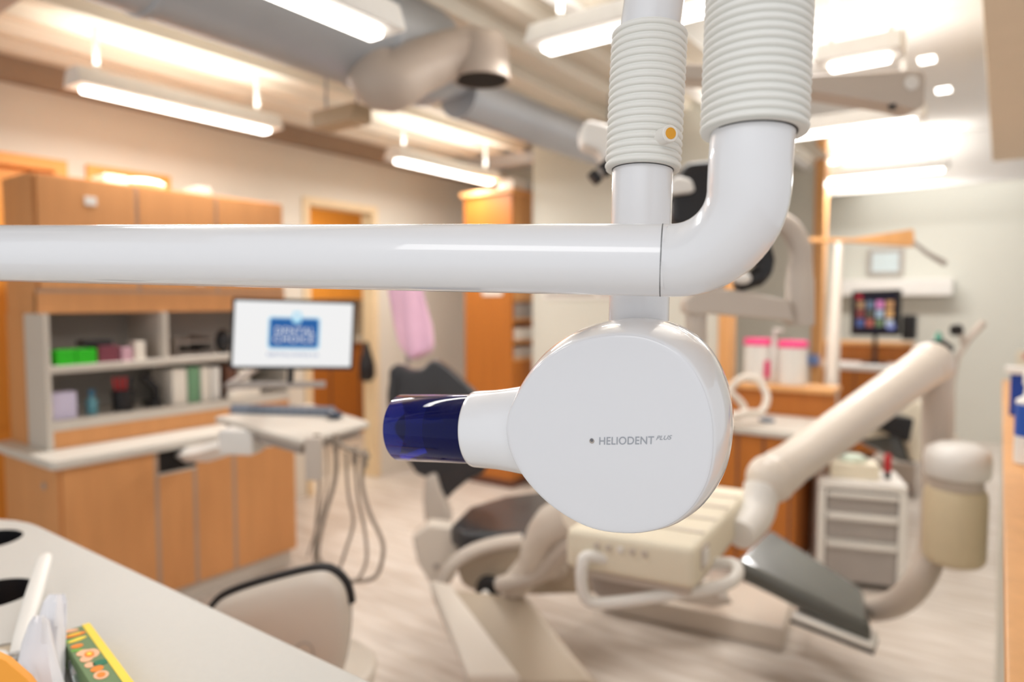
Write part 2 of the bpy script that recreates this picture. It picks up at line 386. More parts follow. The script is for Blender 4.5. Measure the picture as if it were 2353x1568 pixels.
# tube head: the face is a plane turned 24 degrees about the vertical and tipped slightly down
TH, TP = math.radians(24), math.radians(7)
na = (RT * math.cos(TH) - FW * math.sin(TH)).normalized()                # along the face, towards the near end
nin = (RT * math.sin(TH) + FW * math.cos(TH)).normalized()               # into the body
nin = (nin * math.cos(TP) + UP * math.sin(TP)).normalized()
nu = nin.cross(na).normalized();  nu = nu if nu.dot(UP) > 0 else -nu
FC = P(1405, 1000, .668)
def onface(px, py, wdep=0.0):
    r = ray(px, py); return CAM + r * ((FC - CAM).dot(nin) / r.dot(nin)) + nin * wdep
outl = [(1162, 988), (1166, 958), (1177, 930), (1204, 881), (1242, 835), (1292, 800), (1357, 777), (1434, 769), (1503, 781), (1568, 819), (1610, 877), (1633, 942),
        (1640, 1003), (1636, 1064), (1621, 1118), (1587, 1171), (1541, 1206), (1491, 1222), (1441, 1227), (1376, 1220), (1319, 1198), (1262, 1160), (1216, 1114), (1187, 1072), (1169, 1030)]
raw = [onface(*q) for q in outl]
raw = [p for p in arc(raw + [raw[0]], 5)][:-1]
cen = sum(raw, V((0, 0, 0))) / len(raw)
def ringat(wd, sc, grow=0.0):
    out = []
    for p in raw:
        d = p - cen; out.append(cen + d * sc + d.normalized() * grow + nin * wd)
    return out
hd = MB().loft([ringat(.0012, .985), ringat(.0012, 1, -.0002), ringat(.006, 1, .002), ringat(.016, 1, .0055), ringat(.032, 1, .009), ringat(.052, 1, .011), ringat(.074, 1, .010),
                ringat(.095, 1, .004), ringat(.110, .95), ringat(.120, .85), ringat(.125, .6)]).build('tube_head', GLOSSY, ux, angle=70)
MB().loft([ringat(.004, .99), ringat(.0006, .997, -.0001), ringat(0, .990), ringat(-.0004, .96), ringat(-.0006, .9)]).build('face_plate', HEADW, hd, angle=60)
# lettering on the face plate
def fp(px, py): return onface(px, py, -.0011)
tx = MB(); e0, e1, e2 = fp(1377.5, 1022), fp(1503, 1020.5), fp(1378, 1004.5)
text_into(tx, 'HELIODENT', e0, (e1 - e0).normalized(), (e2 - e0).normalized(), (e1 - e0).length, (e2 - e0).length, spacing=1.02)
e0, e1, e2 = fp(1508, 1011.2), fp(1542, 1009.8), fp(1511, 1001.3)
text_into(tx, 'PLUS', e0, (e1 - e0).normalized(), (e2 - e0).normalized(), (e1 - e0).length, (e2 - e0).length, shear=.12)
tx.build('lettering', INK, hd)['label'] = 'grey printed lettering'
MB().lathe(fp(1360.5, 1013.5), -nin, [(-.001, .0024), (.0002, .0024)], 24).build('screw_recess', GREYP, hd)
MB().lathe(fp(1360.5, 1011.5), -nin, [(.0001, .0019), (.0004, .0012)], 20).build('screw_head', mat('screw_grey', rgb(110, 110, 114), .5), hd)

# collar and blue cone: axis runs along the face direction, behind the face plane
ax = (-na - UP * .035).normalized()
rq = ray(1091, 986); Q = CAM + rq * ((.048 + (FC - CAM).dot(nin)) / rq.dot(nin))
eu = (UP - ax * UP.dot(ax)).normalized(); ew = ax.cross(eu).normalized()
ew = ew if ew.dot(FW) > 0 else -ew
# (position along the axis, half height, half depth)
col = [(-.130, .066, .040), (-.112, .064, .041), (-.094, .0595, .042), (-.078, .0545, .0423), (-.062, .0490, .0425), (-.046, .0464, .0434), (-.030, .0446, .0434), (-.005, .0436, .0434), (-.0015, .0430, .0428), (0, .0408, .0408)]
rings = [[Q + ax * h + eu * math.cos(2 * math.pi * i / 72) * a + ew * math.sin(2 * math.pi * i / 72) * b for i in range(72)] for h, a, b in col]
MB().loft(rings).build('collar', GLOSSY, ux, angle=55)
CR = .0396
prf = [(-.012, CR), (.0985, CR), (.0995, CR - .0008), (.0995, CR - .0014), (.0985, CR - .0022), (-.012, CR - .0022)]
MB().lathe(Q, ax, prf + [prf[0]], 96, False).build('collimator_cone', BLUE, ux, angle=50)['label'] = 'translucent blue acrylic cone'
MB().lathe(Q, ax, [(.0005, CR - .0028), (.003, CR - .0028)], 64).build('cone_base_disc', NAVY, ux)
MB().lathe(Q, ax, [(.0, CR - .003), (.018, CR - .003), (.019, .033), (.048, .034), (.049, .033), (.0, .032)], 64, False).build('cone_liner', mat('blue_liner', (.003, .01, .20), .15, coat=.5), ux, angle=50)
# ------------------------------------------------------------------ maple cabinet with hutch
FX = -3.53                                     # front of the base unit
cab = thing('base_cabinet', 'maple base cabinet with grey edge strips below the pale worktop', 'cabinet', (-3.86, 2.0, 0))
ys = [PX(px, 1150, FX).y for px in (140, 362, 450, 540, 683)]
Y0, Y1 = ys[0], ys[-1]
MB().box(-4.2, FX - .022, Y0 + .012, Y1 - .012, .1, .87).build('carcass', WOOD, cab)
MB().box(-4.15, FX - .035, Y0 + .03, Y1 - .03, 0, .1).build('plinth', SHELFW, cab)
MB().box(-4.2, FX - .022, Y0 - .004, Y0 + .012, .1, .87).build('side_panel', WOOD, cab)
MB().box(-4.2, FX - .022, Y1 - .012, Y1 + .004, .1, .87).build('side_panel', WOOD, cab)
for k in range(4):
    zt = .865 if k in (0, 3) else (.735 if k == 1 else .80)
    dr = MB().box(FX - .022, FX, ys[k] + .011, ys[k + 1] - .011, .105, zt).build('door', WOOD, cab, bevel=.002)
for k in range(1, 4):
    MB().box(FX - .022, FX - .001, ys[k] - .011, ys[k] + .011, .105, .865 if k != 2 else .735).build('edge_strip', GAPM, cab)
MB().box(FX - .021, FX - .012, ys[1] + .012, ys[3] - .012, .745, .865).build('drawer_opening', DARK, cab)
MB().box(FX - .022, FX - .001, ys[1] + .008, ys[2] + .02, .735, .747).build('drawer_rail', SHELFW, cab)
MB().lathe((-3.70, Y0 - .003, .76), (0, -1, 0), [(0, .018), (.006, .018), (.007, .012)], 20).build('lock', GREYP, cab)
wt = MB().prism([(-4.24, Y0 - .05, .87), (FX + .03, Y0 - .05, .87), (FX + .05, Y0 - .03, .87), (FX + .05, Y1 + .03, .87), (-4.24, Y1 + .03, .87)], (0, 0, .045))
tag(wt.build('worktop', COUNT, bevel=.012), 'pale laminate worktop with rounded corner on the maple cabinet', 'worktop')

HX = -3.80; H0, H1 = 1.36, 2.77; ZB = .9155
ht = thing('hutch_cabinet', 'maple hutch with three doors above white open shelves', 'cabinet', (-4.0, 2.06, ZB))
MB().box(-4.2, HX - .03, H0, H1, 1.585, 2.27).build('upper_body', WOOD, ht)
MB().box(HX - .05, HX - .012, H0, H1, 1.585, 1.69).build('valance', WOOD, ht)
MB().box(HX - .03, HX - .008, H0, H1, 1.688, 1.704).build('edge_strip', GAPM, ht)
hy = [H0 + .004] + [PX(px, 480, HX).y for px in (316, 498)] + [H1]
for k in range(3):
    d = MB().box(HX - .03, HX - .004, hy[k] + .010, hy[k + 1] - .010, 1.706, 2.262).build('door', WOOD, ht, bevel=.002)
    if k != 1:
        c = PX(208, 462, HX - .004) if k == 0 else PX(460, 660, HX - .004)
        MB().box(HX - .0045, HX - .001, c.y - .028, c.y + .028, c.z - .022 + (.035 if k == 2 else 0), c.z + .022 + (.03 if k == 2 else 0)).build('paper_label', WHITEP, d)
for k in (1, 2): MB().box(HX - .03, HX - .01, hy[k] - .010, hy[k] + .010, 1.706, 2.262).build('edge_strip', GAPM, ht)
MB().box(-4.2, -3.99, H0 - .006, H0 + .014, ZB, 1.585).build('side_panel', WOOD, ht)
MB().box(-3.99, HX + .05, H0, H0 + .024, ZB, 1.583).build('shelf_side', SHELFW, ht)
MB().box(-4.2, HX + .02, H1 - .024, H1, ZB, 1.583).build('shelf_side', SHELFW, ht)
MB().box(-4.2, -4.185, H0 + .014, H1 - .024, ZB, 1.583).build('back_panel', SHELFB, ht)
MB().box(-4.184, HX + .05, H0 + .024, H1 - .024, 1.29, 1.325).build('shelf', SHELFW, ht, bevel=.003)
MB().box(-4.184, HX + .05, H0 + .024, H1 - .024, 1.005, 1.055).build('shelf', SHELFW, ht, bevel=.003)
MB().box(-4.184, HX + .045, H0 + .024, H1 - .024, .917, 1.004).build('rail', WOOD, ht)
yd = PX(383, 790, HX + .03).y
MB().box(-4.184, HX + .03, yd - .012, yd + .012, 1.3255, 1.583).build('divider', SHELFW, ht)
# things on the shelves
def shelfbox(name, px0, px1, h, z, dx, dep, m, label, cat, group=None, tilt=0):
    a = PX(px0, 850, HX + .02 - dx).y; b = PX(px1, 850, HX + .02 - dx).y
    mb = MB().box(HX + .02 - dx - dep, HX + .02 - dx, a, b, z, z + h)
    return tag(mb.build(name, m, bevel=.004), label, cat, group)
GREEN = mat('green_plastic', rgb(40, 190, 20), .4); MAROON = mat('maroon_card', rgb(122, 58, 72), .6); LILAC = mat('lilac_card', rgb(206, 198, 222), .6)
TEAL = mat('teal_plastic', rgb(92, 148, 160), .35); GREENB = mat('green_binder', rgb(116, 158, 122), .6); PAPER = mat('paper_white', rgb(236, 228, 216), .7); BROWN = mat('brown_card', rgb(112, 74, 58), .7)
Zs, Zl = 1.3255, 1.0555
shelfbox('glove_box', 132, 176, .075, Zs, 0, .12, GREEN, 'bright green box at the open end of the upper hutch shelf', 'box')
shelfbox('glove_box', 178, 224, .075, Zs, 0, .12, GREEN, 'bright green box touching the maroon box on the hutch shelf', 'box')
shelfbox('card_box', 228, 276, .085, Zs, .01, .14, MAROON, 'maroon box beside the two green boxes on the hutch shelf', 'box')
shelfbox('card_box', 196, 262, .03, Zs + .0865, .02, .1, BLACKP, 'flat black case lying across the green and maroon boxes', 'case')
shelfbox('tissue_pack', 282, 306, .07, Zs, .01, .1, mat('mauve_card', rgb(206, 164, 178), .7), 'small mauve packet next to the maroon box', 'packet')
shelfbox('paper_carton', 312, 336, .10, Zs, .03, .1, PAPER, 'cream carton next to the mauve packet on the hutch shelf', 'carton')
t = thing('letter_tray', 'grey letter tray in the upper right shelf bay behind the monitor', 'tray', (-4.0, yd + .2, Zs))
for k in range(2):
    a, b = PX(404, 800, HX - .1).y, PX(488, 800, HX - .1).y
    MB().box(HX - .36, HX - .08, a, b, Zs + .002 + k * .07, Zs + .012 + k * .07).build('tray_sheet', GREYP, t)
for yy in (PX(404, 800, HX - .1).y, PX(488, 800, HX - .1).y): MB().box(HX - .36, HX - .08, yy - .004, yy + .004, Zs + .002, Zs + .11).build('tray_side', GREYP, t)
p = PX(512, 775, HX - .06); tag(MB().ball((p.x, p.y, Zs + .075), (.05, .045, .074)).build('leather_pouch', BLACKP), 'rounded dark pouch at the far end of the upper shelf', 'pouch')
shelfbox('card_box', 112, 174, .135, Zl, 0, .08, LILAC, 'lilac and white box at the end of the lower hutch shelf', 'box')
p = PX(211, 930, HX - .03); bt = thing('spray_bottle', 'slim teal bottle standing beside the lilac box', 'bottle', (p.x, p.y, Zl))
MB().lathe((p.x, p.y, Zl), (0, 0, 1), [(0, .024), (.004, .026), (.075, .026), (.09, .012), (.1, .012)], 20).build('body', TEAL, bt, angle=50)
MB().lathe((p.x, p.y, Zl + .1), (0, 0, 1), [(0, .015), (.03, .013)], 16).build('cap', mat('blue_cap', rgb(60, 110, 140), .4), bt)
p = PX(283, 920, HX - .04); pc = thing('pen_cup', 'black pen cup with red pens on the lower hutch shelf', 'pen cup', (p.x, p.y, Zl))
MB().lathe((p.x, p.y, Zl), (0, 0, 1), [(0, .05), (.11, .055), (.112, .05)], 24).build('cup', BLACKP, pc)
for k in range(4):
    MB().cyl((p.x - .01 + .01 * k, p.y - .02 + .012 * k, Zl + .05), (p.x + .01, p.y - .05 + .03 * k, Zl + .18), .007, 10).build('pen', mat('red_pen', rgb(190, 40, 50), .4) if k < 3 else BLACKP, pc)
p = PX(350, 900, HX - .05); st = thing('desk_punch', 'dark upright desk punch between the pen cup and white binders', 'punch', (p.x, p.y, Zl))
MB().box(p.x - .05, p.x + .05, p.y - .035, p.y + .035, Zl, Zl + .03).build('base', BLACKP, st, bevel=.006)
MB().tube([(p.x, p.y + .02, Zl + .025), (p.x, p.y + .02, Zl + .10), (p.x, p.y - .02, Zl + .15), (p.x, p.y - .05, Zl + .17)], .022, 12).build('lever', BLACKP, st)
for k, (a, b, h, m, lb) in enumerate(((396, 429, .20, PAPER, 'white binder standing against the green binder, nearest the punch'), (432, 459, .205, GREENB, 'soft green binder standing between white binders'),
                       (462, 482, .20, PAPER, 'white binder directly beyond the green binder'), (485, 506, .195, WHITEP, 'off-white binder before the brown folder'),
                       (521, 545, .2, BROWN, 'brown folder standing among pale binders below the monitor'), (548, 574, .19, PAPER, 'cream binder beside the brown folder, farthest along the shelf'))):
    shelfbox('ring_binder', a, b, h, Zl, .02, .24, m, lb, 'binder', 'binders on the lower hutch shelf')
a = PX(540, 880, HX).y
M_ = Matrix.Translation((HX + .005, a, Zl + .001)) @ Matrix.Rotation(.2, 4, 'Z')
tag(MB(M_).box(.012, .062, -.08, .14, 0, .05).build('paper_pile', PAPER, bevel=.003), 'low pile of papers in front of the brown folder', 'papers')
# things lying on the hutch
for k, (px, w_, h_, m, lb, nm, ct) in enumerate(((252, .12, .045, PAPER, 'flat cream package lying on the hutch top', 'cardboard_package', 'package'), (330, .24, .06, WHITEP, 'crumpled white bag on the hutch top before the yellow opening', 'plastic_bag', 'bag'), (452, .09, .05, GREYP, 'small grey box alone on the hutch top', 'grey_box', 'box'))):
    c = PX(px, 430, HX - .15)
    if k == 1: mb = MB().ball((c.x, c.y, 2.2705 + h_ / 2), (.09, w_ / 2, h_ / 2), 14, 8)
    else: mb = MB().box(c.x - .08, c.x + .08, c.y - w_ / 2, c.y + w_ / 2, 2.2705, 2.2705 + h_)
    tag(mb.build(nm, m, bevel=0 if k == 1 else .005), lb, ct)

# tall cherry cabinet with an open shelf end
tc_ = thing('tall_cabinet', 'tall cherry wood cabinet with open shelves in its side', 'cabinet', (-3.66, 5.1, 0))
x0, x1, y0, y1 = -3.93, -3.41, 4.76, 5.6
MB().box(x0, x1 - .301, y0 + .026, y1, .08, 2.56).build('body', WOODD, tc_)
MB().box(x0, x1, y0, y0 + .025, .08, 2.56).build('end_panel', WOODD, tc_)
MB().box(x0 + .02, x1 - .02, y0 + .02, y1, 0, .08).build('plinth', BROWN, tc_)
MB().box(x0 - .03, x1 + .03, y0 - .03, y1, 2.56, 2.60).build('cornice', WOODL, tc_, bevel=.006)
MB().box(x1 - .3, x1, y0 + .026, y1, 1.66, 2.56).build('upper_door', WOODL, tc_)
MB().box(x1 - .3, x1, y0 + .026, y1, .08, 1.12).build('lower_door', WOODD, tc_)
for z in (1.12, 1.28, 1.47, 1.64): MB().box(x1 - .3, x1, y0 + .026, y1, z, z + .022).build('shelf', WOODL, tc_)
MB().box(x0 + .2, x0 + .42, y0 - .004, y0 - .0005, 1.69, 1.76).build('paper_notice', PAPER, tc_)
for k, (z, h, m, lb) in enumerate(((1.4925, .13, GREYP, 'grey box in the top shelf slot of the tall cabinet'), (1.3025, .10, PAPER, 'cream box in the middle shelf slot of the tall cabinet'), (1.1425, .09, BEIGED, 'taupe box in the bottom shelf slot of the tall cabinet'))):
    tag(MB().box(x1 - .25, x1 - .02, y0 + .07, y0 + .4, z, z + h).build('storage_box', m, bevel=.004), lb, 'box', 'boxes in the tall cabinet')
tag(MB().box(-3.6, -3.44, 4.82, 5.1, 2.6005, 2.70).build('white_carton', WHITEP, bevel=.006), 'white carton lying on top of the tall cherry cabinet', 'carton')

# cabinets seen through the doorway beyond
ds = thing('side_room_cabinet', 'cherry wall and base cabinets seen through the doorway', 'cabinet', (-6.8, 5.8, 0))
MB().box(-7.15, -6.5, 4.5, 7.2, 0, 1.13).build('base_unit', WOODD, ds)
MB().box(-7.17, -6.46, 4.48, 7.2, 1.13, 1.18).build('worktop', COUNT, ds)
MB().box(-7.15, -6.7, 4.5, 7.2, 1.66, 2.86).build('wall_unit', AMBW, ds)
MB().box(-7.18, -7.12, 4.5, 7.2, 1.18, 1.66).build('splashback', WALL, ds)
for yy in (4.9, 5.35, 5.8): MB().box(-6.501, -6.494, yy - .008, yy + .008, .05, 1.1).build('door_gap', BROWN, ds)
p = P(852, 830, 6.2); bag = thing('black_bag', 'black bag hanging on the doorway lining', 'bag', p)
hp = PX(852, 800, WX + .03)
bm_ = MB().loft([[V((WX + .022 + .07 * s_ * abs(math.sin(a)), hp.y - .05 + .09 * s_ * math.cos(a), hp.z - .30 + zz)) for a in [math.pi * i / 9 for i in range(10)]] for zz, s_ in ((0, .6), (.05, 1), (.15, .95), (.25, .6), (.36, .25))])
bm_.build('body', BLACKP, bag, angle=60)
p = PX(845, 715, -7.1); wp = thing('wall_phone', 'small dark handset on the side room splashback', 'phone', p)
q = PX(845, 720, -7.1); MB().box(-7.12, -7.06, q.y - .06, q.y + .06, q.z - .1, q.z + .1).build('cradle', GREYP, wp, bevel=.01)
MB().tube([(-7.05, q.y, q.z - .12), (-7.03, q.y, q.z), (-7.05, q.y, q.z + .12)], .03, 12).build('receiver', BLACKP, wp)

# ------------------------------------------------------------------ monitor and pull-out instrument tray
MD = 2.72
c0, c1, c2, c3 = P(527, 849, 2.66), P(811, 850.5, 2.79), P(818, 692, 2.79), P(534, 683, 2.66)
mc = (c0 + c1 + c2 + c3) / 4
mx = ((c1 + c2) - (c0 + c3)).normalized(); my = ((c3 + c2) - (c0 + c1)).normalized()
mw, mh = ((c1 + c2) - (c0 + c3)).length / 2, ((c3 + c2) - (c0 + c1)).length / 2
mn = mx.cross(my).normalized(); mn = mn if mn.dot(CAM - mc) > 0 else -mn
def ms(u, v, d=0): return mc + mx * u + my * v + mn * d
mo = thing('wall_monitor', 'white-screened monitor with thin black frame above the instrument tray', 'monitor', ms(0, -mh / 2 - .1))
def panel(w_, h_, d0, d1, r=.004): return MB().prism([ms(a, b, d0) for a, b in rrect(w_, h_, r, 2)], mn * (d1 - d0))
panel(mw, mh, -.035, 0).build('casing', BLACKP, mo)
SCR = mat('lit_screen', (.04, .04, .04), .4, emit=rgb(232, 232, 232), estr=.95, var=.002)
sc = panel(mw - .022, mh - .026, 0, .0015).build('screen', SCR, mo)
LB = mat('screen_blue', (.0, .01, .04), .4, emit=rgb(0, 84, 152), estr=.95, var=.01); LC = mat('screen_sky', (.03, .04, .05), .4, emit=rgb(160, 212, 235), estr=.95, var=.01)
k_ = mw / 284.
def sp(px, py): return ((px - 674) * k_, -(py - 768) * k_)
def flat(pts, d, name, m): return MB().prism([ms(u, v, d) for u, v in pts], mn * .0006).build(name, m, sc)
cx_, cy_ = sp(674, 765); flat([(cx_ + a, cy_ + b) for a, b in rrect(120 * k_, 78 * k_, 8 * k_, 4)], .0016, 'logo_halo', LC)
flat([(cx_ + a, cy_ + b) for a, b in rrect(112 * k_, 70 * k_, 6 * k_, 4)], .0023, 'logo_card', LB)
cx_, cy_ = sp(679, 727); flat([(cx_ + a, cy_ + b) for a, b in rrect(21 * k_, 28 * k_, 4 * k_, 3)], .003, 'logo_clip', LC)
cx_, cy_ = sp(679, 724); flat([(cx_ + a, cy_ + b) for a, b in rrect(10 * k_, 9 * k_, 3 * k_, 3)], .0037, 'logo_clip_hole', SCR)
tx = MB()
for body, x0_, y0_, w_, h_ in (('DENTAL', 631, 768, 90, 17), ('CHOICE', 628, 788, 92, 17)):
    u, v = sp(x0_, y0_); text_into(tx, body, ms(u, v, .0034), mx, my, w_ * k_, h_ * k_, spacing=1.1)
tx.build('logo_lettering', SCR, sc)
tx = MB(); u, v = sp(615, 821); text_into(tx, 'DENTALCHOICE.CA', ms(u, v, .0024), mx, my, 118 * k_, 8 * k_); tx.build('address_lettering', LB, sc)
MB().cyl(ms(-.008, -mh / 2 + .02, -.045), ms(-.008, -mh / 2 - .062, -.045), .013, 14).build('mount_post', BLACKP, mo)
e1 = ms(.13, -mh / 2 - .062, -.045); e2 = ms(-.24, -mh / 2 - .066, -.045)
MB().tube([e1, ms(-.008, -mh / 2 - .064, -.045), e2, V((HX + .02, 2.70, 1.30))], .014, 12).build('mount_arm', GREYP, mo)

TZ = 1.13
tp = [PZ(492, 957, TZ), PZ(690, 1012, TZ), PZ(850, 968, TZ), PZ(716, 927, TZ)]
dl = thing('instrument_tray_unit', 'pull-out instrument tray with hanging hoses in front of the maple cabinet', 'dental unit', (tp[1].x - .2, tp[1].y + .2, .5))
MB().prism([p - V((0, 0, .03)) for p in tp], (0, 0, .03)).build('tray_top', SHELFW, dl, bevel=.012)
tcn = sum(tp, V((0, 0, 0))) / 4
MB().prism([tcn + (p - tcn) * .86 - V((0, 0, .07)) for p in tp], (0, 0, .04)).build('tray_body', GREYP, dl, bevel=.006)
a = V((FX - .1, ys[2] - .02, .80)); b = tcn + V((-.1, 0, -.09))
ar = P(478, 1040, 3.25); ar2 = P(556, 1016, 3.0)
MB().tube([a, ar, ar2, b], [.05, .055, .05, .045], 4, flat=.8).build('support_arm', WHITEP, dl, angle=30)
g = P(556, 1012, 2.9); MB(Matrix.Translation(g) @ Matrix.Rotation(.5, 4, 'Z')).box(-.08, .08, -.06, .06, -.055, .055).build('arm_knuckle', WHITEP, dl, bevel=.02)
g = P(722, 1060, 2.55); MB(Matrix.Translation(g) @ Matrix.Rotation(YAW, 4, 'Z')).box(-.03, .03, -.02, .02, -.07, .09).build('control_block', BEIGED, dl, bevel=.006)
MB().tube([P(775, 1018, 2.6), P(800, 1032, 2.58), P(848, 1050, 2.55)], .009, 10).build('hose_rail', HOSE, dl)
for pts, r in (([(728, 1010), (735, 1100), (728, 1200), (722, 1280), (735, 1310), (762, 1300)], .006), ([(772, 1010), (770, 1100), (745, 1190), (730, 1270), (742, 1300)], .009),
               ([(795, 1040), (800, 1130), (812, 1200), (796, 1260), (780, 1310)], .006), ([(815, 1045), (822, 1140), (838, 1220), (842, 1290), (820, 1335), (806, 1332)], .006),
               ([(840, 1048), (832, 1110), (850, 1180), (880, 1250), (872, 1310), (850, 1333), (808, 1336)], .008), ([(750, 1012), (752, 1100), (738, 1180), (706, 1280)], .004)):
    MB().tube(arc([P(x_, y_, 2.62 - .0001 * (x_ - 700)) for x_, y_ in pts], 6), r, 10).build('hose', HOSE, dl, angle=60)
for x_, y_ in ((728, 1012), (772, 1012), (815, 1040), (838, 1048)): MB().cyl(P(x_, y_ - 14, 2.62), P(x_, y_ + 26, 2.62), .013, 12).build('handpiece_holder', HOSE, dl)
kp = [PZ(527, 951, TZ + .001), PZ(776, 958, TZ + .001), PZ(770, 944, TZ + .001), PZ(533, 938, TZ + .001)]
kb = thing('keyboard', 'blue-grey keyboard lying on the instrument tray under the monitor', 'keyboard', kp[0])
MB().prism(kp, (0, 0, .018)).build('case', KEYB, kb, bevel=.004)
ka, kb_, kc = kp[0], kp[1], kp[3]
for r_ in range(3):
    for c_ in range(14):
        u0, u1 = (c_ + .12) / 14, (c_ + .88) / 14; v0, v1 = (r_ + .15) / 3, (r_ + .85) / 3
        q = [ka + (kb_ - ka) * u + (kc - ka) * (.06 + .88 * v) + V((0, 0, .018)) for u, v in ((u0, v0), (u1, v0), (u1, v1), (u0, v1))]
        MB().prism(q, (0, 0, .005)).build('key', mat('key_slate', rgb(84, 96, 114), .5), kb)
q = PZ(768, 962, TZ + .002); tag(MB().ball(q + V((.0, .0, .017)), (.045, .03, .018)).build('computer_mouse', mat('mouse_slate', rgb(62, 72, 88), .4)), 'dark computer mouse at the near end of the keyboard', 'mouse')
# ------------------------------------------------------------------ main dental chair
def pp(pts, d): return [P(x_, y_, d) for x_, y_ in pts]
ch = thing('dental_chair', 'beige dental chair with black back and seat and slate leg rest', 'dental chair', PZ(1500, 1450, 0))
back = MB(); fwdv = FH * .09
bo = [(893, 850), (905, 838), (925, 842), (945, 853), (968, 851), (985, 832), (1003, 828), (1025, 842), (1060, 872), (1092, 902), (1122, 950), (1134, 1000), (1130, 1060), (1114, 1088), (1075, 1106), (1046, 1130), (1026, 1150), (1008, 1144), (1000, 1108), (955, 1090), (924, 1040), (902, 975), (892, 915)]
back.prism(pp(bo, 3.45), fwdv)
back.build('backrest', BLACKV, ch, bevel=.018, seg=3)
MB().tube(arc([P(905, 870, 3.44), P(900, 920, 3.43), P(912, 985, 3.43), P(940, 1040, 3.43)], 5), .022, 12).build('back_piping', BLACKV, ch)
MB().prism(pp([(975, 1100), (1000, 1090), (1012, 1130), (1022, 1150), (1038, 1195), (1028, 1222), (990, 1228), (976, 1205), (970, 1150)], 3.40), FH * .12).build('back_stem', BEIGED, ch, bevel=.02, seg=3)
MB().prism(pp([(945, 1234), (985, 1205), (1040, 1212), (1052, 1252), (1062, 1292), (1040, 1335), (1020, 1362), (985, 1340), (958, 1295)], 3.15), FH * .10).build('side_shell', BEIGE, ch, bevel=.018, seg=3)
g = P(1003, 1302, 3.147); MB().lathe(g, -FH, [(0, .014), (.003, .014)], 20).build('emblem', GREYP, ch)
# seat cushion
seat = MB(); st_ = [PZ(1033, 1205, .62), PZ(1075, 1163, .62), PZ(1160, 1138, .62), PZ(1300, 1120, .62), PZ(1480, 1150, .62), PZ(1560, 1200, .62), PZ(1480, 1245, .62), PZ(1200, 1225, .62), PZ(1060, 1222, .62)]
seat.prism([p - V((0, 0, .10)) for p in st_], (0, 0, .10)); seat.build('seat', BLACKV, ch, bevel=.03, seg=3)
MB().tube(arc([P(1012, 1352, 2.95), P(1035, 1305, 2.95), P(1080, 1270, 2.96), P(1140, 1250, 2.98), P(1200, 1242, 3.0)], 6), .024, 14, flat=1.3).build('armrest', BEIGED, ch, angle=60)
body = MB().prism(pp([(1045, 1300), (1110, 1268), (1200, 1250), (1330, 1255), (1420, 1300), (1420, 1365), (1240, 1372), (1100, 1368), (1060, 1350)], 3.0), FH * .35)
body.build('seat_frame', BEIGE_SHADE, ch, bevel=.03, seg=3)
g = P(1255, 1298, 2.92); MB().lathe(g - FH * .03, FH, [(0, .045), (.006, .055), (.09, .055)], 28).build('pivot_cover', BEIGE, ch)
MB().lathe(P(1272, 1300, 2.95), FH, [(0, .066), (.05, .066)], 28).build('pivot_ring', BEIGED, ch)
g = P(1122, 1362, 2.9); MB().lathe(g, FH, [(0, .05), (.012, .056), (.05, .056)], 24).build('pedal_wheel', BLACKP, ch)
MB().ball(P(1115, 1366, 2.87), .017, 14, 8).build('wheel_cap', WHITEP, ch)
# lift arm and floor base
la = [P(990, 1352, 2.72), P(1080, 1372, 2.72), P(1212, 1372, 2.72), P(1372, 1568, 2.35), P(1520, 1760, 2.05), P(1150, 1760, 2.05), P(1085, 1568, 2.35)]
MB().prism([P(985, 1345, 2.80), P(1215, 1370, 2.80), P(1385, 1580, 2.50), P(1090, 1580, 2.50)], V((0, 0, -.10)) + FH * .1).build('lift_arm', BEIGE_SHADE, ch, bevel=.03, seg=3)
MB().prism([P(985, 1350, 2.77), P(1035, 1362, 2.77), P(1200, 1580, 2.47), P(1075, 1580, 2.47)], V((0, 0, .04))).build('lift_arm_rib', BEIGE, ch, bevel=.015)
q = [PZ(1060, 1600, .0), PZ(1420, 1590, .0), PZ(1440, 1500, 0), PZ(1240, 1490, 0)]
MB().prism([P(1090, 1575, 2.55), P(1385, 1575, 2.55), P(1385, 1568, 2.8), P(1090, 1568, 2.8)], V((0, 0, -P(1090, 1575, 2.55).z + .06))).build('lift_column', BEIGE_SHADE, ch, bevel=.02)
bq = [PZ(1380, 1395, .02), PZ(1800, 1487, .02), PZ(1822, 1402, .02), PZ(1560, 1345, .02)]
MB().prism([V((p.x, p.y, 0)) for p in bq], (0, 0, .11)).build('base_plate', BEIGE, ch, bevel=.015)
MB().prism(pp([(1530, 1330), (1640, 1340), (1690, 1390), (1640, 1400), (1550, 1385)], 3.2), FH * .2).build('leg_link', BEIGED, ch, bevel=.015)
# leg rest
lr = [P(1688, 1286, 2.92), P(2004, 1440, 2.70), P(1984, 1352, 3.05), P(1768, 1212, 3.30)]
MB().prism(lr, (0, 0, -.085)).build('leg_rest', FOOTV, ch, bevel=.028, seg=3)
fb = [P(1815, 1425, 2.80), P(2008, 1500, 2.68), P(2018, 1470, 2.86), P(1850, 1400, 3.0)]
MB().prism(fb, (0, 0, .03)).build('foot_board', WHITEP, ch, bevel=.012)
MB().prism([p - V((0, 0, .012)) for p in fb], (0, 0, .011)).build('foot_board_edge', BLACKP, ch)

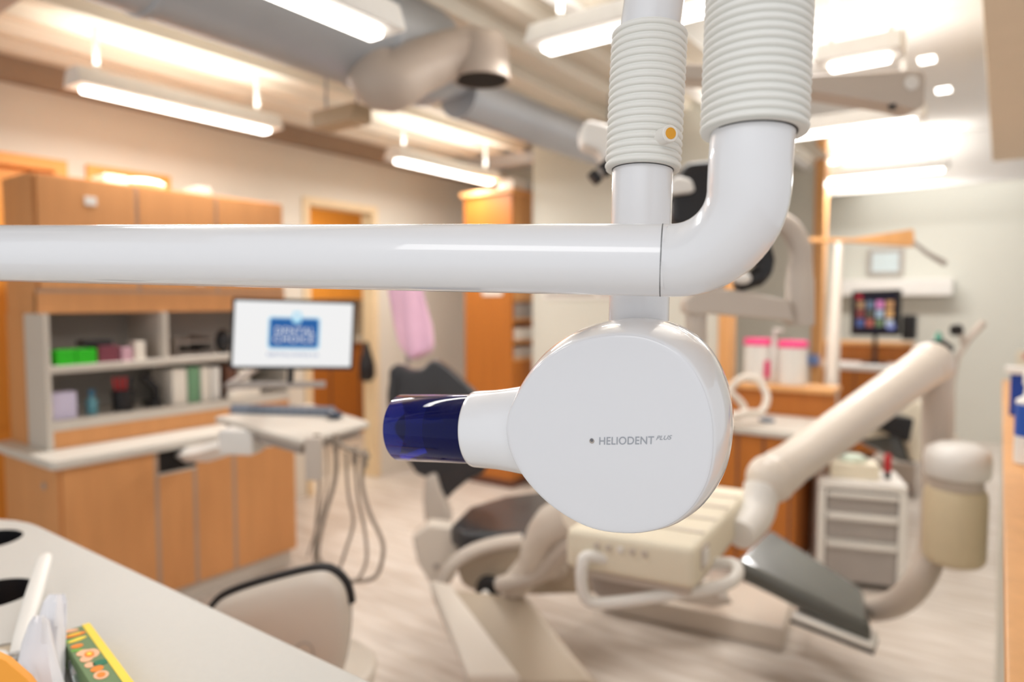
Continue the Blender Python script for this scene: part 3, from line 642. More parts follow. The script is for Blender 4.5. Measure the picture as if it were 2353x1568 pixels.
# ------------------------------------------------------------------ delivery unit on its swing arm
du = thing('delivery_unit', 'beige over-patient delivery unit with looped handle on a swing arm', 'dental unit', PZ(2020, 1400, .35))
DZ = .98
q0, q1, q2 = PZ(1298, 1214, DZ), PZ(1598, 1262, DZ), PZ(1726, 1124, DZ); q3 = q0 + (q2 - q1)
MB().prism([p - V((0, 0, .12)) for p in (q0, q1, q2, q3)], (0, 0, .12)).build('tray_body', CREAM, du, bevel=.022, seg=3)
ex, ey = (q1 - q0).normalized(), (q2 - q1).normalized()
MB().prism([p - V((0, 0, .15)) for p in (q0 + ex * .01 + ey * .03, q1 - ex * .02 + ey * .03, q2 - ex * .02 - ey * .02, q3)], (0, 0, .035)).build('tray_base', BEIGED, du, bevel=.008)
for k in range(5):
    c = q0 + ex * (.10 + .035 * k) - V((0, 0, .036)); n_ = ex.cross(V((0, 0, 1))).normalized(); n_ = n_ if n_.dot(CAM - c) > 0 else -n_
    MB().lathe(c, n_, [(-.003, .009), (.006, .009), (.007, .007)], 16).build('button', WHITEP if k == 2 else BEIGED, du)
for k in range(4):
    u = .2 + .2 * k; MB().prism([q0 + (q1 - q0) * .04 + (q3 - q0) * (u - .012) + V((0, 0, .0005)), q1 + (q0 - q1) * .04 + (q2 - q1) * (u - .012) + V((0, 0, .0005)), q1 + (q0 - q1) * .04 + (q2 - q1) * (u + .012) + V((0, 0, .0005)), q0 + (q1 - q0) * .04 + (q3 - q0) * (u + .012) + V((0, 0, .0005))], (0, 0, .004)).build('tray_ridge', BEIGE, du)
n2 = ey.cross(V((0, 0, 1))).normalized(); c = q1 + ey * .09 - V((0, 0, .05)); n2 = n2 if n2.dot(CAM - c) > 0 else -n2
MB().prism([c + ey * a + V((0, 0, b)) - n2 * .01 for a, b in rrect(.075, .066, .014, 3)], n2 * .013).build('switch_frame', BEIGED, du)
MB().prism([c + ey * a + V((0, 0, b)) for a, b in rrect(.05, .044, .01, 3)], n2 * .008).build('switch_key', WHITEP, du, bevel=.003)
hp_ = arc([P(1420, 1290, 1.98), P(1352, 1279, 1.96), P(1338, 1300, 1.95), P(1338, 1352, 1.95), P(1356, 1383, 1.95), P(1420, 1384, 1.94), P(1560, 1364, 1.92), P(1660, 1346, 1.92), P(1694, 1322, 1.95), P(1682, 1296, 2.0), P(1610, 1296, 2.05)], 7)
MB().tube(hp_, .0175, 16).build('handle_loop', WHITEP, du, angle=60)
MB().cyl(P(1660, 1345, 1.93), P(1660, 1372, 1.93), .014, 12).build('handle_stop', WHITEP, du)
MB().prism(pp([(1352, 1300), (1420, 1312), (1560, 1350), (1600, 1362), (1380, 1378), (1360, 1360)], 2.15), FH * .06).build('under_bracket', GREYP, du, bevel=.01)
# link to the chair on the near end
MB().tube(arc([P(1330, 1180, 2.35), P(1262, 1215, 2.5), P(1228, 1290, 2.7), P(1180, 1350, 2.85)], 6), [.075] * 6 + [.07] * 6 + [.06] * 7, 16).build('link_arm', BEIGE, du, angle=60)
MB().tube(arc([P(1370, 1225, 2.2), P(1300, 1262, 2.4), P(1240, 1320, 2.65), P(1150, 1345, 2.8)], 6), .035, 12).build('link_arm', BEIGED, du, angle=60)
# swing arm
j0, j1, j2 = P(1738, 1180, 2.32), P(1772, 1100, 2.38), P(2138, 836, 2.62)
MB().tube(arc([P(1700, 1230, 2.22), j0, P(1752, 1120, 2.36)], 5), [.05, .052, .054, .056, .058, .058, .058, .058, .058, .06, .062], 20).build('arm_neck', WHITEP, du, angle=60)
MB().ball(j1, (.085, .085, .085), 28, 14).build('arm_joint', BEIGE, du)
MB().tube([j1, j1 + (j2 - j1) * .06, j1 + (j2 - j1) * .12, j2], [.074, .079, .072, .076], 32).build('swing_arm', BEIGE, du, angle=60)
MB().ball(j2, (.082, .082, .082), 28, 14).build('arm_joint', BEIGE, du)
po = arc([P(2150, 850, 2.66), P(2152, 1000, 2.66), P(2150, 1150, 2.64), P(2140, 1270, 2.62), P(2105, 1345, 2.62), P(2060, 1385, 2.74), P(2005, 1400, 2.95), P(1930, 1392, 3.15), P(1850, 1385, 3.3)], 6)
MB().tube(po, .051, 28).build('post', BEIGED, du, angle=60)
can = thing('suction_canister', 'cream suction canister with pale domed lid beside the bent post', 'canister', P(2192, 1300, 2.45))
cc = P(2190, 1290, 2.47); zz = lambda py: P(2190, py, 2.47).z - cc.z
MB().lathe(cc, (0, 0, 1), [(0, .085), (.012, .097), (.03, .1), (zz(1135), .1), (zz(1118), .092)], 36).build('body', CANB, can, angle=50)
MB().lathe(cc, (0, 0, 1), [(zz(1118), .085), (zz(1085), .085)], 32).build('neck', BEIGED, can)
MB().lathe(cc, (0, 0, 1), [(zz(1092), .098), (zz(1085), .105), (zz(1050), .105), (zz(1030), .098), (zz(1016), .06), (zz(1012), .0)], 36).build('lid', WHITEP, can, angle=60)
MB().tube([P(2150, 1100, 2.6), P(2175, 1100, 2.52)], .03, 12).build('bracket', BEIGED, can)

# pink sleeve over a rod behind the chair back
ps = thing('pink_cover', 'pink cloth cover hanging on a rod above the black chair back', 'cloth', P(945, 850, 3.75))
rings = []
for y_, xa, xb in ((560, 872, 950), (640, 886, 965), (700, 897, 980), (750, 906, 994), (790, 915, 998), (806, 925, 995), (816, 935, 972), (822, 944, 952)):
    m_ = (xa + xb) / 2; hw = (xb - xa) / 2; ring = []
    for i in range(20):
        a_ = 2 * math.pi * i / 20
        ring.append(P(m_ + hw * math.cos(a_) * (1 + .05 * math.sin(3 * a_)), y_ + 6 * math.sin(2 * a_), 3.75 + .06 * math.sin(a_) + .02 * math.sin(4 * a_ + y_ / 60)))
    rings.append(ring)
MB().loft(rings).build('cover', PINK, ps, angle=80)
MB().cyl(P(930, 700, 3.75), P(938, 838, 3.72), .014, 12).build('rod', GREYP, ps)

# ------------------------------------------------------------------ near stool with black-piped back
sl = thing('desk_chair', 'beige chair back with black piping beyond the pale desk', 'chair', PZ(660, 1568, 0))
SD = 1.80
so = [(486, 1396), (510, 1372), (560, 1350), (640, 1326), (715, 1308), (755, 1306), (782, 1322), (800, 1350), (808, 1400), (806, 1460), (796, 1520), (784, 1568), (770, 1640), (640, 1660), (540, 1640), (500, 1560), (484, 1470)]
rings = []
ctr = P(650, 1480, SD)
loop = [p for p in arc(pp(so, SD) + [P(486, 1396, SD)], 4)][:-1]
for off, sc_ in ((-.035, .55), (-.028, .85), (-.012, .965), (0, .985)): rings.append([ctr + (p - ctr) * sc_ + FH * off for p in loop])
rings2 = [[ctr + (p - ctr) * sc_ + FH * off for p in loop] for off, sc_ in ((0, .985), (.02, .98), (.035, .9), (.04, .5))]
MB().loft(rings).build('back_shell', BEIGE, sl, angle=70)
MB().loft(rings2).build('back_cushion', BLACKV, sl, angle=70)
MB().tube([ctr + (p - ctr) * .995 + FH * .004 for p in loop[:32]], .0125, 10).build('piping', BLACKP, sl, angle=70)
MB().tube(arc([P(655, 1520, SD - .06), P(690, 1480, SD - .06), P(715, 1485, SD - .06), P(722, 1520, SD - .06)], 5), .002, 8).build('stitched_seam', GREYP, sl)
base_c = PZ(660, 1568, 0); pb = P(640, 1620, SD + .06)
MB().tube([pb, V((pb.x, pb.y, .52)), V((pb.x, pb.y, .46)) + FH * .15], .022, 12).build('back_bar', BLACKP, sl)
sc0 = V((pb.x, pb.y, 0)) + FH * .28
MB().lathe(sc0 + V((0, 0, .43)), (0, 0, 1), [(0, .16), (.01, .2), (.06, .21), (.08, .19)], 32).build('seat', BEIGE, sl, angle=60)
MB().cyl(sc0 + V((0, 0, .08)), sc0 + V((0, 0, .43)), .028).build('gas_lift', GREYP, sl)
for k in range(5):
    a_ = 2 * math.pi * k / 5; d_ = V((math.cos(a_), math.sin(a_), 0))
    MB().tube([sc0 + V((0, 0, .09)), sc0 + d_ * .26 + V((0, 0, .055))], [.025, .015], 10).build('base_leg', BLACKP, sl)
    MB().lathe(sc0 + d_ * .26 + d_.cross(V((0, 0, 1))) * -.012 + V((0, 0, .028)), d_.cross(V((0, 0, 1))), [(0, .027), (.024, .027)], 14).build('caster', BLACKP, sl)
# ------------------------------------------------------------------ far bays: cabinets, counters, microscope
wu = thing('sink_counter', 'low maple counter with pale top behind the delivery unit', 'counter', (-1.3, 4.4, 0))
r0 = PZ(1880, 1000, .9)
X0, X1, YF = -1.5, r0.x, r0.y - .02
MB().box(X0, X1 - .12, YF + .03, YF + .60, .08, .86).build('body', WOODD, wu)
MB().box(X0 + .03, X1 - .15, YF + .07, YF + .58, 0, .08).build('plinth', BROWN, wu)
MB().box(X0, X1 + .03, YF, YF + .60, .86, .90).build('top', COUNT, wu, bevel=.01)
zl = 1.06
MB().box(X0, X1 - .02, YF + .60, YF + .63, .08, zl).build('upstand', WOODD, wu)
MB().box(X0, X1 - .02, YF + .55, YF + .80, zl, zl + .035).build('ledge', WOODL, wu, bevel=.006)
for k in range(4):
    xx = X0 + .1 + k * (X1 - X0 - .2) / 3.3
    MB().box(xx - .006, xx + .006, YF + .026, YF + .031, .1, .85).build('door_gap', BROWN, wu)
LZ = zl + .0355
def tub(px0, px1, ph, label, side=False):
    a, b = PZ(px0, 892, LZ), PZ(px1, 892, LZ); c = (a + b) / 2; c = V((c.x, YF + .67, LZ)); r = (b - a).length / 2
    t = thing('wipes_tub', label, 'tub', c, 'pink-lidded wipes tubs')
    h = (892 - 806) / 1568 * (c - CAM).dot(FW)
    MB().lathe(c, (0, 0, 1), [(0, r * .93), (.006, r), (h, r)], 28).build('body', WHITEP, t)
    MB().lathe(c + V((0, 0, h)), (0, 0, 1), [(0, r * 1.05), (.036, r * 1.05), (.042, r * .98)], 28).build('lid', MAGENTA, t, angle=50)
    if side:
        MB().lathe(c, (0, 0, 1), [(h * .35, r * 1.01), (h * .85, r * 1.01)], 28, False).build('label_wrap', WHITEP, t)
        d = (CAM - c); d.z = 0; d = (Matrix.Rotation(.9, 4, 'Z') @ d).normalized(); e = d.cross(V((0, 0, 1)))
        MB().prism([c + d * r * 1.005 + e * u + V((0, 0, v)) for u, v in ((-.03, h * .15), (.03, h * .15), (.03, h * .6), (-.03, h * .6))], d * .004).build('pink_sticker', MAGENTA, t)
    return t
tub(1668, 1728, 0, 'pink-lidded white tub on the wood ledge, next to the x-ray head', True)
tub(1768, 1832, 0, 'pink-lidded white tub at the free end of the wood ledge')
c = PZ(1748, 892, LZ); c = V((c.x, YF + .66, LZ)); bo_ = thing('pump_bottle', 'white pump bottle between the two pink-lidded tubs', 'bottle', c)
MB().lathe(c, (0, 0, 1), [(0, .022), (.005, .025), (.22, .024), (.26, .016), (.29, .016)], 24).build('body', WHITEP, bo_, angle=50)
MB().tube([c + V((0, 0, .29)), c + V((0, 0, .36)), c + V((.05, 0, .355))], .009, 10).build('pump', WHITEP, bo_)
c = PZ(1752, 968, .901); hs = thing('suction_hose', 'curled grey suction hose standing on the pale counter', 'hose', c)
hb = c
MB().tube(arc([P(1668, 905, 4.2), P(1700, 872, 4.2), P(1738, 872, 4.2), P(1762, 910, 4.15), P(1750, 945, 4.1), P(1712, 950, 4.05), P(1664, 962, 4.0)], 8), .022, 14).build('hose', BEIGE, hs, angle=60)
MB().tube(arc([P(1676, 900, 4.1), P(1706, 930, 4.1), P(1708, 950, 4.08), P(1690, 960, 4.05)], 6), .02, 14).build('hose', BEIGE, hs, angle=60)
MB().ball(PZ(1762, 965, .915), (.05, .03, .015)).build('nozzle', KEYB, hs)
# drawer cart
ct = PZ(1955, 1345, 0); M_ = Matrix.Translation((ct.x, ct.y + .12, 0)) @ Matrix.Rotation(math.radians(17), 4, 'Z')
dc = thing('drawer_cart', 'white plastic drawer cart with three frosted drawers', 'drawer cart', (ct.x, ct.y + .12, 0))
CW, CD, CH = .46, .36, .62
MB(M_).box(-CW / 2, CW / 2, -CD / 2, CD / 2, CH - .05, CH).build('top', WHITEP, dc, bevel=.01)
for sx in (-1, 1):
    MB(M_).box(sx * CW / 2 - (.045 if sx > 0 else 0), sx * CW / 2 + (.045 if sx < 0 else 0), -CD / 2, CD / 2, .03, CH - .05).build('side', WHITEP, dc, bevel=.006)
MB(M_).box(-CW / 2 + .045, CW / 2 - .045, CD / 2 - .02, CD / 2, .03, CH - .05).build('back', WHITEP, dc)
for z0, z1 in ((.44, .56), (.29, .43), (.04, .27)):
    d = MB(M_).box(-CW / 2 + .05, CW / 2 - .05, -CD / 2 + .006, CD / 2 - .03, z0, z1).build('drawer', CLEARP, dc, bevel=.006)
    MB(M_).box(-CW / 2 + .05, CW / 2 - .05, -CD / 2 - .012, -CD / 2 + .006, z1 - .028, z1).build('drawer_lip', WHITEP, d, bevel=.004)
for z0 in (.43, .275): MB(M_).box(-CW / 2 + .045, CW / 2 - .045, -CD / 2, CD / 2 - .02, z0, z0 + .01).build('divider', WHITEP, dc)
for sx in (-1, 1):
    for sy in (-1, 1): MB(M_).box(sx * (CW / 2 - .03) - .02, sx * (CW / 2 - .03) + .02, sy * (CD / 2 - .03) - .02, sy * (CD / 2 - .03) + .02, 0, .03).build('foot', WHITEP, dc)
tb = thing('tissue_box', 'cream tissue box on the drawer cart with a mint tissue', 'tissue box', M_ @ V((-.03, 0, CH)))
MB(M_).box(-.16, .10, -.10, .08, CH + .0005, CH + .085).build('box', CREAM, tb, bevel=.006)
MB(M_).loft([[(-.03 + .07 * s_ * math.cos(a), -.01 + .05 * s_ * math.sin(a), CH + .084 + z_ + .006 * math.sin(4 * a)) for a in [2 * math.pi * i / 14 for i in range(14)]] for z_, s_ in ((0, 1), (.02, 1.1), (.035, .7), (.045, .2))]).build('tissue', mat('mint_tissue', rgb(216, 228, 212), .8), tb, angle=80)
rb = thing('red_marker', 'red and black marker pen standing on the drawer cart', 'marker', M_ @ V((.15, -.03, CH)))
MB(M_).lathe((.15, -.03, CH + .0005), (0, 0, 1), [(0, .017), (.045, .017)], 16).build('cap', BLACKP, rb)
MB(M_).lathe((.15, -.03, CH + .045), (0, 0, 1), [(0, .019), (.085, .019), (.1, .012)], 16).build('barrel', mat('red_pen', rgb(190, 40, 50), .4), rb)

# second bay: counter with ledge, monitor, pole lamp
c2_ = thing('bay_counter', 'far cherry counter with white top under the black monitor', 'counter', (-1.2, 6.6, 0))
e0 = PZ(2052, 845, .98); YB = e0.y
MB().box(-1.95, e0.x - .03, YB + .03, YB + .6, .08, .93).build('body', WOODD, c2_)
MB().box(-2.0, e0.x, YB, YB + .6, .93, .98).build('top', WHITEP, c2_, bevel=.008)
MB().box(-1.95, e0.x + .10, YB + .6, YB + .64, .08, 1.16).build('upstand', WOODD, c2_)
MB().box(-1.95, e0.x + .12, YB + .52, YB + .72, 1.16, 1.20).build('ledge', WOODL, c2_, bevel=.005)
for xx in (-1.6, -1.2): MB().box(xx - .006, xx + .006, YB + .025, YB + .031, .1, .92).build('door_gap', BROWN, c2_)
bl = PZ(1857, 839, .981)
tag(MB().box(bl.x - .10, bl.x + .09, bl.y, bl.y + .12, .9805, 1.085).build('blue_box', mat('blue_card', rgb(122, 146, 196), .6), bevel=.004), 'small blue box on the far white counter top', 'box')
m0, m1, m2, m3 = PY(1955, 772, YB + .36), PY(2066, 776, YB + .26), PY(2069, 661, YB + .26), PY(1957, 668, YB + .36)
m2c = (m0 + m1 + m2 + m3) / 4; ux_ = ((m1 + m2) - (m0 + m3)).normalized(); uy_ = V((0, 0, 1)); un = ux_.cross(uy_).normalized(); un = un if un.dot(CAM - m2c) > 0 else -un
w2, h2 = ((m1 + m2) - (m0 + m3)).length / 2, (m3 - m0).length * .98
def m2s(u, v, d=0): return m2c + ux_ * u + uy_ * v + un * d
mt = thing('bay_monitor', 'black old monitor showing a grid of small pictures in the far bay', 'monitor', m2s(0, -h2 / 2))
MB().prism([m2s(a, b, -.05) for a, b in rrect(w2, h2, .012, 2)], un * .05).build('casing', BLACKP, mt)
sc2 = MB().prism([m2s(a, b, 0) for a, b in rrect(w2 * .86, h2 * .84, .004, 2)], un * .002).build('screen', mat('dark_screen', rgb(26, 24, 34), .15, emit=rgb(40, 40, 62), estr=.3), mt)
tiles = [rgb(*c) for c in ((150, 120, 90), (90, 110, 130), (190, 120, 170), (170, 130, 90), (120, 60, 60), (80, 80, 70), (150, 170, 190), (190, 150, 100), (70, 90, 140), (160, 90, 80), (100, 120, 90), (170, 180, 190))]
for k in range(12):
    i, j = k % 4, k // 4; u, v = (-.3 + .2 * i) * w2, (.18 - .2 * j) * h2
    MB().prism([m2s(u + a, v + b, .0022) for a, b in rrect(w2 * .15, h2 * .16, .003, 1)], un * .001).build('picture_tile', mat('screen_tile_%d' % k, tiles[k], .4, emit=tiles[k], estr=.5), sc2)
MB().prism([m2s(-.34 * w2 + a, .36 * h2 + b, .0022) for a, b in rrect(w2 * .12, h2 * .08, .003, 1)], un * .001).build('red_tile', mat('screen_red', rgb(170, 30, 50), .4, emit=rgb(170, 30, 50), estr=.5), sc2)
MB().prism([m2s(.34 * w2 + a, -.30 * h2 + b, .0022) for a, b in rrect(w2 * .16, h2 * .12, .01, 2)], un * .001).build('blue_tile', mat('screen_bluegrey', rgb(110, 120, 180), .4, emit=rgb(110, 120, 180), estr=.5), sc2)
mb_ = m2s(0, -h2 / 2, -.03); MB().cyl(mb_ + V((0, 0, .03)), V((mb_.x, mb_.y, .981)), .02).build('stand', BLACKP, mt)
MB().box(mb_.x - .12, mb_.x + .12, mb_.y - .08, mb_.y + .08, .981, .995).build('stand_foot', BLACKP, mt, bevel=.004)
MB().box(m2s(w2 / 2, 0).x + .01, m2s(w2 / 2, 0).x + .14, mb_.y, mb_.y + .2, 1.24, 1.50).build('rear_case', BLACKP, mt, bevel=.02)
# framed notice on the back wall
f0, f1 = PY(1993, 635, 9.59), PY(2078, 570, 9.59); fr = thing('wall_frame', 'small grey framed picture on the far wall', 'picture frame', (f0.x, 9.59, f0.z))
MB().box(f0.x, f1.x, 9.56, 9.599, f0.z, f1.z).build('frame', GREYP, fr, bevel=.01)
MB().box(f0.x + .05, f1.x - .05, 9.555, 9.561, f0.z + .05, f1.z - .05).build('glass', mat('pale_blue_glass', rgb(206, 218, 220), .2), fr)
g0, g1 = PY(1930, 680, 9.4), PY(2190, 640, 9.4)
tag(MB().box(g0.x, g1.x, 9.3, 9.598, g0.z, g1.z).build('wall_shelf', WHITEP, bevel=.01), 'long white boxed shelf on the far wall behind the monitor', 'shelf')
# pole with wood-coloured light arm
pl = thing('bay_light_pole', 'beige pole carrying a light wood-coloured boom in the far bay', 'lamp pole', PZ(1905, 1060, .45))
MB().tube([P(1927, 560, 4.9), P(1915, 780, 4.75), P(1905, 1010, 4.6), PZ(1900, 1090, .3)], [.028, .045, .052, .052], 16).build('pole', BEIGE, pl, angle=60)
MB().prism(pp([(1862, 546), (1960, 548), (2100, 526), (2104, 566), (2090, 566), (1960, 556), (1862, 556)], 4.9), FH * .07).build('boom', WOODL, pl, bevel=.008)
MB().tube([P(2098, 556, 4.9), P(2130, 582, 4.9), P(2172, 606, 4.9)], [.012, .016, .022], 10).build('boom_strut', GREYP, pl)
pz = PZ(1900, 1090, .3); MB().lathe((pz.x, pz.y, 0), (0, 0, 1), [(0, .2), (.05, .19), (.07, .055), (.32, .055)], 24).build('base', BEIGED, pl, angle=50)
# second dental chair, beyond
c3 = thing('far_dental_chair', 'far dental chair with cream cushions behind the beige swing arm', 'dental chair', (-.7, 6.0, 0))
cf = [P(1888, 960, 5.5), P(2000, 905, 5.8), P(2130, 915, 5.6), P(2110, 960, 5.2), P(1990, 975, 5.1)]
MB().prism(cf, (0, 0, -.12)).build('cushion', CREAM, c3, bevel=.03, seg=3)
MB().prism(pp([(2020, 985), (2052, 955), (2104, 962), (2092, 1020)], 5.0), FH * .2).build('seat_pad', BLACKP, c3, bevel=.02)
MB().prism(pp([(1950, 1000), (1985, 975), (2110, 1020), (2105, 1068), (2070, 1062)], 5.2), FH * .3).build('leg_rest', FOOTV, c3, bevel=.02)
MB().prism(pp([(2060, 950), (2115, 920), (2120, 1060), (2100, 1062)], 5.15), FH * .1).build('side_arm', CREAM, c3, bevel=.015)
q = PZ(2060, 1130, 0); MB().box(q.x - .2, q.x + .15, q.y - .1, q.y + .45, 0, .28).build('base', BEIGED, c3, bevel=.03)
MB().box(q.x - .18, q.x + .12, q.y - .14, q.y + .2, .02, .09).build('foot_plate', BROWN, c3, bevel=.01)
# instrument holder of the far bay
ih = thing('instrument_holder', 'thin instrument holder arm with hanging handpieces near the corridor end', 'dental unit', P(2190, 980, 4.3))
MB().tube([P(2189, 1000, 4.3), P(2190, 880, 4.3), P(2200, 822, 4.3), P(2225, 780, 4.3), P(2258, 742, 4.3)], [.012, .012, .016, .02, .026], 12).build('arm', BEIGED, ih)
MB().tube([P(2190, 760, 4.3), P(2206, 758, 4.3)], .035, 12).build('head', BLACKP, ih)
MB().tube([P(2206, 758, 4.3), P(2215, 800, 4.3)], .014, 10).build('stem', BEIGED, ih)
MB().tube([P(2135, 800, 4.3), P(2160, 790, 4.3), P(2182, 806, 4.3)], .035, 12).build('tray', BLACKP, ih)
MB().lathe(P(2156, 790, 4.3), (0, 0, 1), [(0, .022), (.05, .02), (.075, .008)], 14).build('green_cup', mat('sea_green', rgb(90, 160, 140), .4), ih)
q = P(2189, 1000, 4.3); MB().cyl(V((q.x, q.y, 0)), q, .03, 14).build('post', BEIGE, ih)
MB().lathe((q.x, q.y, 0), (0, 0, 1), [(0, .18), (.03, .17), (.05, .03)], 24).build('foot', BEIGED, ih)

# ------------------------------------------------------------------ ceiling-hung microscope
D0 = 2.3
ms_ = thing('surgical_microscope', 'taupe surgical microscope with thick arms behind the x-ray arm', 'microscope', P(1600, 900, D0))
D = 2.3
MB().tube([P(1600, 900, D), P(1600, 890, D), P(1599, 700, D)], [.026, .036, .036], 24).build('column', BEIGED, ms_)
MB().prism(pp([(1578, 690), (1600, 672), (1640, 662), (1700, 668), (1815, 690), (1830, 745), (1815, 738), (1700, 728), (1640, 722), (1600, 724), (1578, 720)], D - .05), FH * .10).build('lower_arm', BEIGED, ms_, bevel=.02, seg=3)
MB().lathe(P(1838, 748, D), UP, [(0, .044), (.004, .045), (.155, .045), (.16, .042), (.21, .040)], 28).build('drop_cylinder', BEIGED, ms_, angle=50)
MB().tube(arc([P(1840, 615, D), P(1838, 570, D), P(1818, 528, D), P(1780, 506, D), P(1730, 504, D), P(1690, 520, D)], 7), .035, 24).build('bent_arm', BEIGED, ms_, angle=60)
MB().prism(pp([(1545, 440), (1580, 372), (1640, 366), (1720, 380), (1735, 470), (1700, 520), (1620, 525), (1545, 515)], D - .1), FH * .2).build('optics_body', BLACKP, ms_, bevel=.02, seg=3)
MB().prism(pp([(1536, 420), (1560, 402), (1592, 412), (1600, 440), (1540, 448)], D - .13), FH * .12).build('side_cover', WHITEP, ms_, bevel=.012)
MB().prism(pp([(1335, 290), (1352, 272), (1400, 285), (1455, 330), (1450, 385), (1395, 380), (1380, 345), (1340, 330)], D), FH * .14).build('head_cover', WHITEP, ms_, bevel=.025, seg=3)
MB().cyl(P(1412, 372, D), P(1382, 395, D), .026, 18).build('eyepiece', BLACKP, ms_)
MB().cyl(P(1382, 395, D), P(1374, 402, D), .018, 18).build('eyepiece_ring', GREYP, ms_)
MB().cyl(P(1374, 402, D), P(1360, 414, D), .024, 18).build('eyecup', BLACKP, ms_)
MB().tube([P(1440, 350, D), P(1500, 430, D), P(1560, 460, D)], .038, 14).build('binocular_tube', BEIGED, ms_)
MB().tube(arc([P(1700, 520, D), P(1740, 560, D), P(1755, 610, D), P(1735, 640, D), P(1690, 655, D)], 5), [.038] * 4 + [.036] * 6 + [.032] * 6 + [.027] * 5, 16).build('lens_barrel', BLACKP, ms_, angle=60)
MB().ball(P(1705, 640, D - .05), (.03, .03, .02)).build('focus_knob', WHITEP, ms_)
MB().tube([P(1690, 520, D), P(1640, 640, D), P(1640, 690, D)], .035, 12).build('yoke', BEIGED, ms_)
MB().prism(pp([(1480, 140), (1620, 146), (1860, 170), (2000, 164), (2092, 158), (2126, 160), (2130, 176), (2127, 246), (2105, 252), (2060, 240), (1860, 208), (1620, 182), (1480, 172)], D - .2), FH * .10).build('balance_arm', BEIGED, ms_, bevel=.012, seg=3)
MB().lathe(P(2093, 191, D - .2), -FH, [(-.01, .022), (.006, .022), (.008, .017)], 24).build('arm_bolt', WHITEP, ms_)
MB().box(*(lambda p: (p.x - .01, p.x + .01, p.y + .01, p.y + .05, p.z - .006, p.z + .006))(P(2048, 240, D - .2))).build('arm_catch', BLACKP, ms_)
hp2 = P(1500, 156, D - .12); MB().cyl(hp2 - V((0, 0, .05)), V((hp2.x, hp2.y, 3.3 if hp2.x > -1.65 else 3.05)), .04, 20).build('ceiling_stem', BEIGED, ms_)
MB().tube([hp2, P(1490, 300, D - .05), P(1460, 345, D + .05)], .035, 14).build('hanger_arm', BEIGED, ms_)

# ------------------------------------------------------------------ low wall with wood cap
ZC = 1.10
struct('wall_low', MB().box(.035, .16, 1.0, 5.4, 0, ZC), WALLW)
struct('trim_low_wall_cap', MB().box(.022, .42, .98, 5.45, ZC, ZC + .035), WOODL, bevel=.006)
struct('wall_low_counter', MB().box(.16, .40, 1.02, 5.4, 0, ZC), WOOD)
CZ = ZC + .0355
def capthing(name, px, py, label, cat):
    p = PZ(px, py, CZ); return thing(name, label, cat, p), p
t, p = capthing('spray_can', 2350, 1065, 'white bottle with blue label standing on the wood-capped low wall', 'bottle')
p = p + V((.025, .0, 0)); s_ = (p - CAM).dot(FW) / 1568
MB().lathe(p, (0, 0, 1), [(0, .045), (.004, .05), (.20, .05), (.215, .03), (.25, .028)], 28).build('body', WHITEP, t, angle=50)
MB().lathe(p, (0, 0, 1), [(.09, .0508), (.19, .0508)], 28, False).build('label_band', mat('royal_blue_label', rgb(36, 84, 176), .4), t)
MB().lathe(p + V((0, 0, .25)), (0, 0, 1), [(0, .034), (.035, .034), (.04, .028)], 20).build('cap', WHITEP, t)
p2 = PZ(2322, 955, CZ) + V((.03, 0, 0)); t = thing('label_carton', 'deep blue carton behind the blue-labelled bottle on the low wall', 'carton', p2)
MB().box(p2.x - .035, p2.x + .10, p2.y, p2.y + .10, CZ, CZ + .185).build('box', mat('deep_blue_card', rgb(20, 62, 152), .5), t, bevel=.003)
MB().box(p2.x - .055, p2.x + .12, p2.y - .01, p2.y + .11, CZ + .1855, CZ + .215).build('lid', WHITEP, t, bevel=.004)
p3 = PZ(2340, 1030, CZ) + V((.09, -.12, 0)); t = thing('snack_bag', 'crumpled pale bag with purple print on the low wall', 'bag', p3)
MB().ball(p3 + V((0, 0, .04)), (.06, .06, .04), 14, 8).build('body', WHITEP, t)
MB().ball(p3 + V((.02, -.04, .045)), (.025, .02, .018), 12, 6).build('print', mat('purple_print', rgb(150, 60, 130), .5), t)
p4 = PZ(2335, 800, CZ); p4 = PZ(2338, 850, CZ) + V((.04, 0, 0)); t = thing('far_packet', 'small packet with red mark at the far end of the low wall', 'packet', p4)
MB().box(p4.x - .05, p4.x + .10, p4.y, p4.y + .08, CZ, CZ + .14).build('box', CREAM, t, bevel=.004)
MB().box(p4.x - .01, p4.x + .05, p4.y - .003, p4.y - .0005, CZ + .08, CZ + .12).build('red_mark', mat('coral_mark', rgb(220, 130, 120), .5), t)

# ------------------------------------------------------------------ pale desk in front, with two round wells
ZD = 1.10; YE = PZ(500, 1400, ZD).y
ol = [(.0, YE), (.0, -.3), (-2.6, -.3)]
xl = PZ(60, 1188, ZD).x
corner = []
cxr, cyr, rr = xl + .10, YE - .28, .28
for k in range(9):
    a_ = math.radians(90 + 75 * k / 8); corner.append((cxr + rr * math.cos(a_) - 0, cyr + rr * math.sin(a_)))
poly = [(.0, YE), ] + corner + [(corner[-1][0] - .02, -.3), (.0, -.3)]
dk_ = MB().prism([V((x_, y_, ZD - .035)) for x_, y_ in poly], (0, 0, .035)).build('desk_top', DESKT, None, bevel=.006)
wells = []
for px, py, r_ in ((-38, 1242, .075), (-24, 1366, .075)):
    c = PZ(px, py, ZD); cu = MB().cyl(c - V((0, 0, .1)), c + V((0, 0, .1)), r_, 40).build('cutter', DARK)
    md = dk_.modifiers.new('hole', 'BOOLEAN'); md.object = cu; md.operation = 'DIFFERENCE'; md.solver = 'EXACT'; wells.append((c, r_, cu))
dg = bpy.context.evaluated_depsgraph_get()
nm = bpy.data.meshes.new_from_object(dk_.evaluated_get(dg)); dk_.modifiers.clear(); dk_.data = nm
for c, r_, cu in wells: bpy.data.objects.remove(cu)
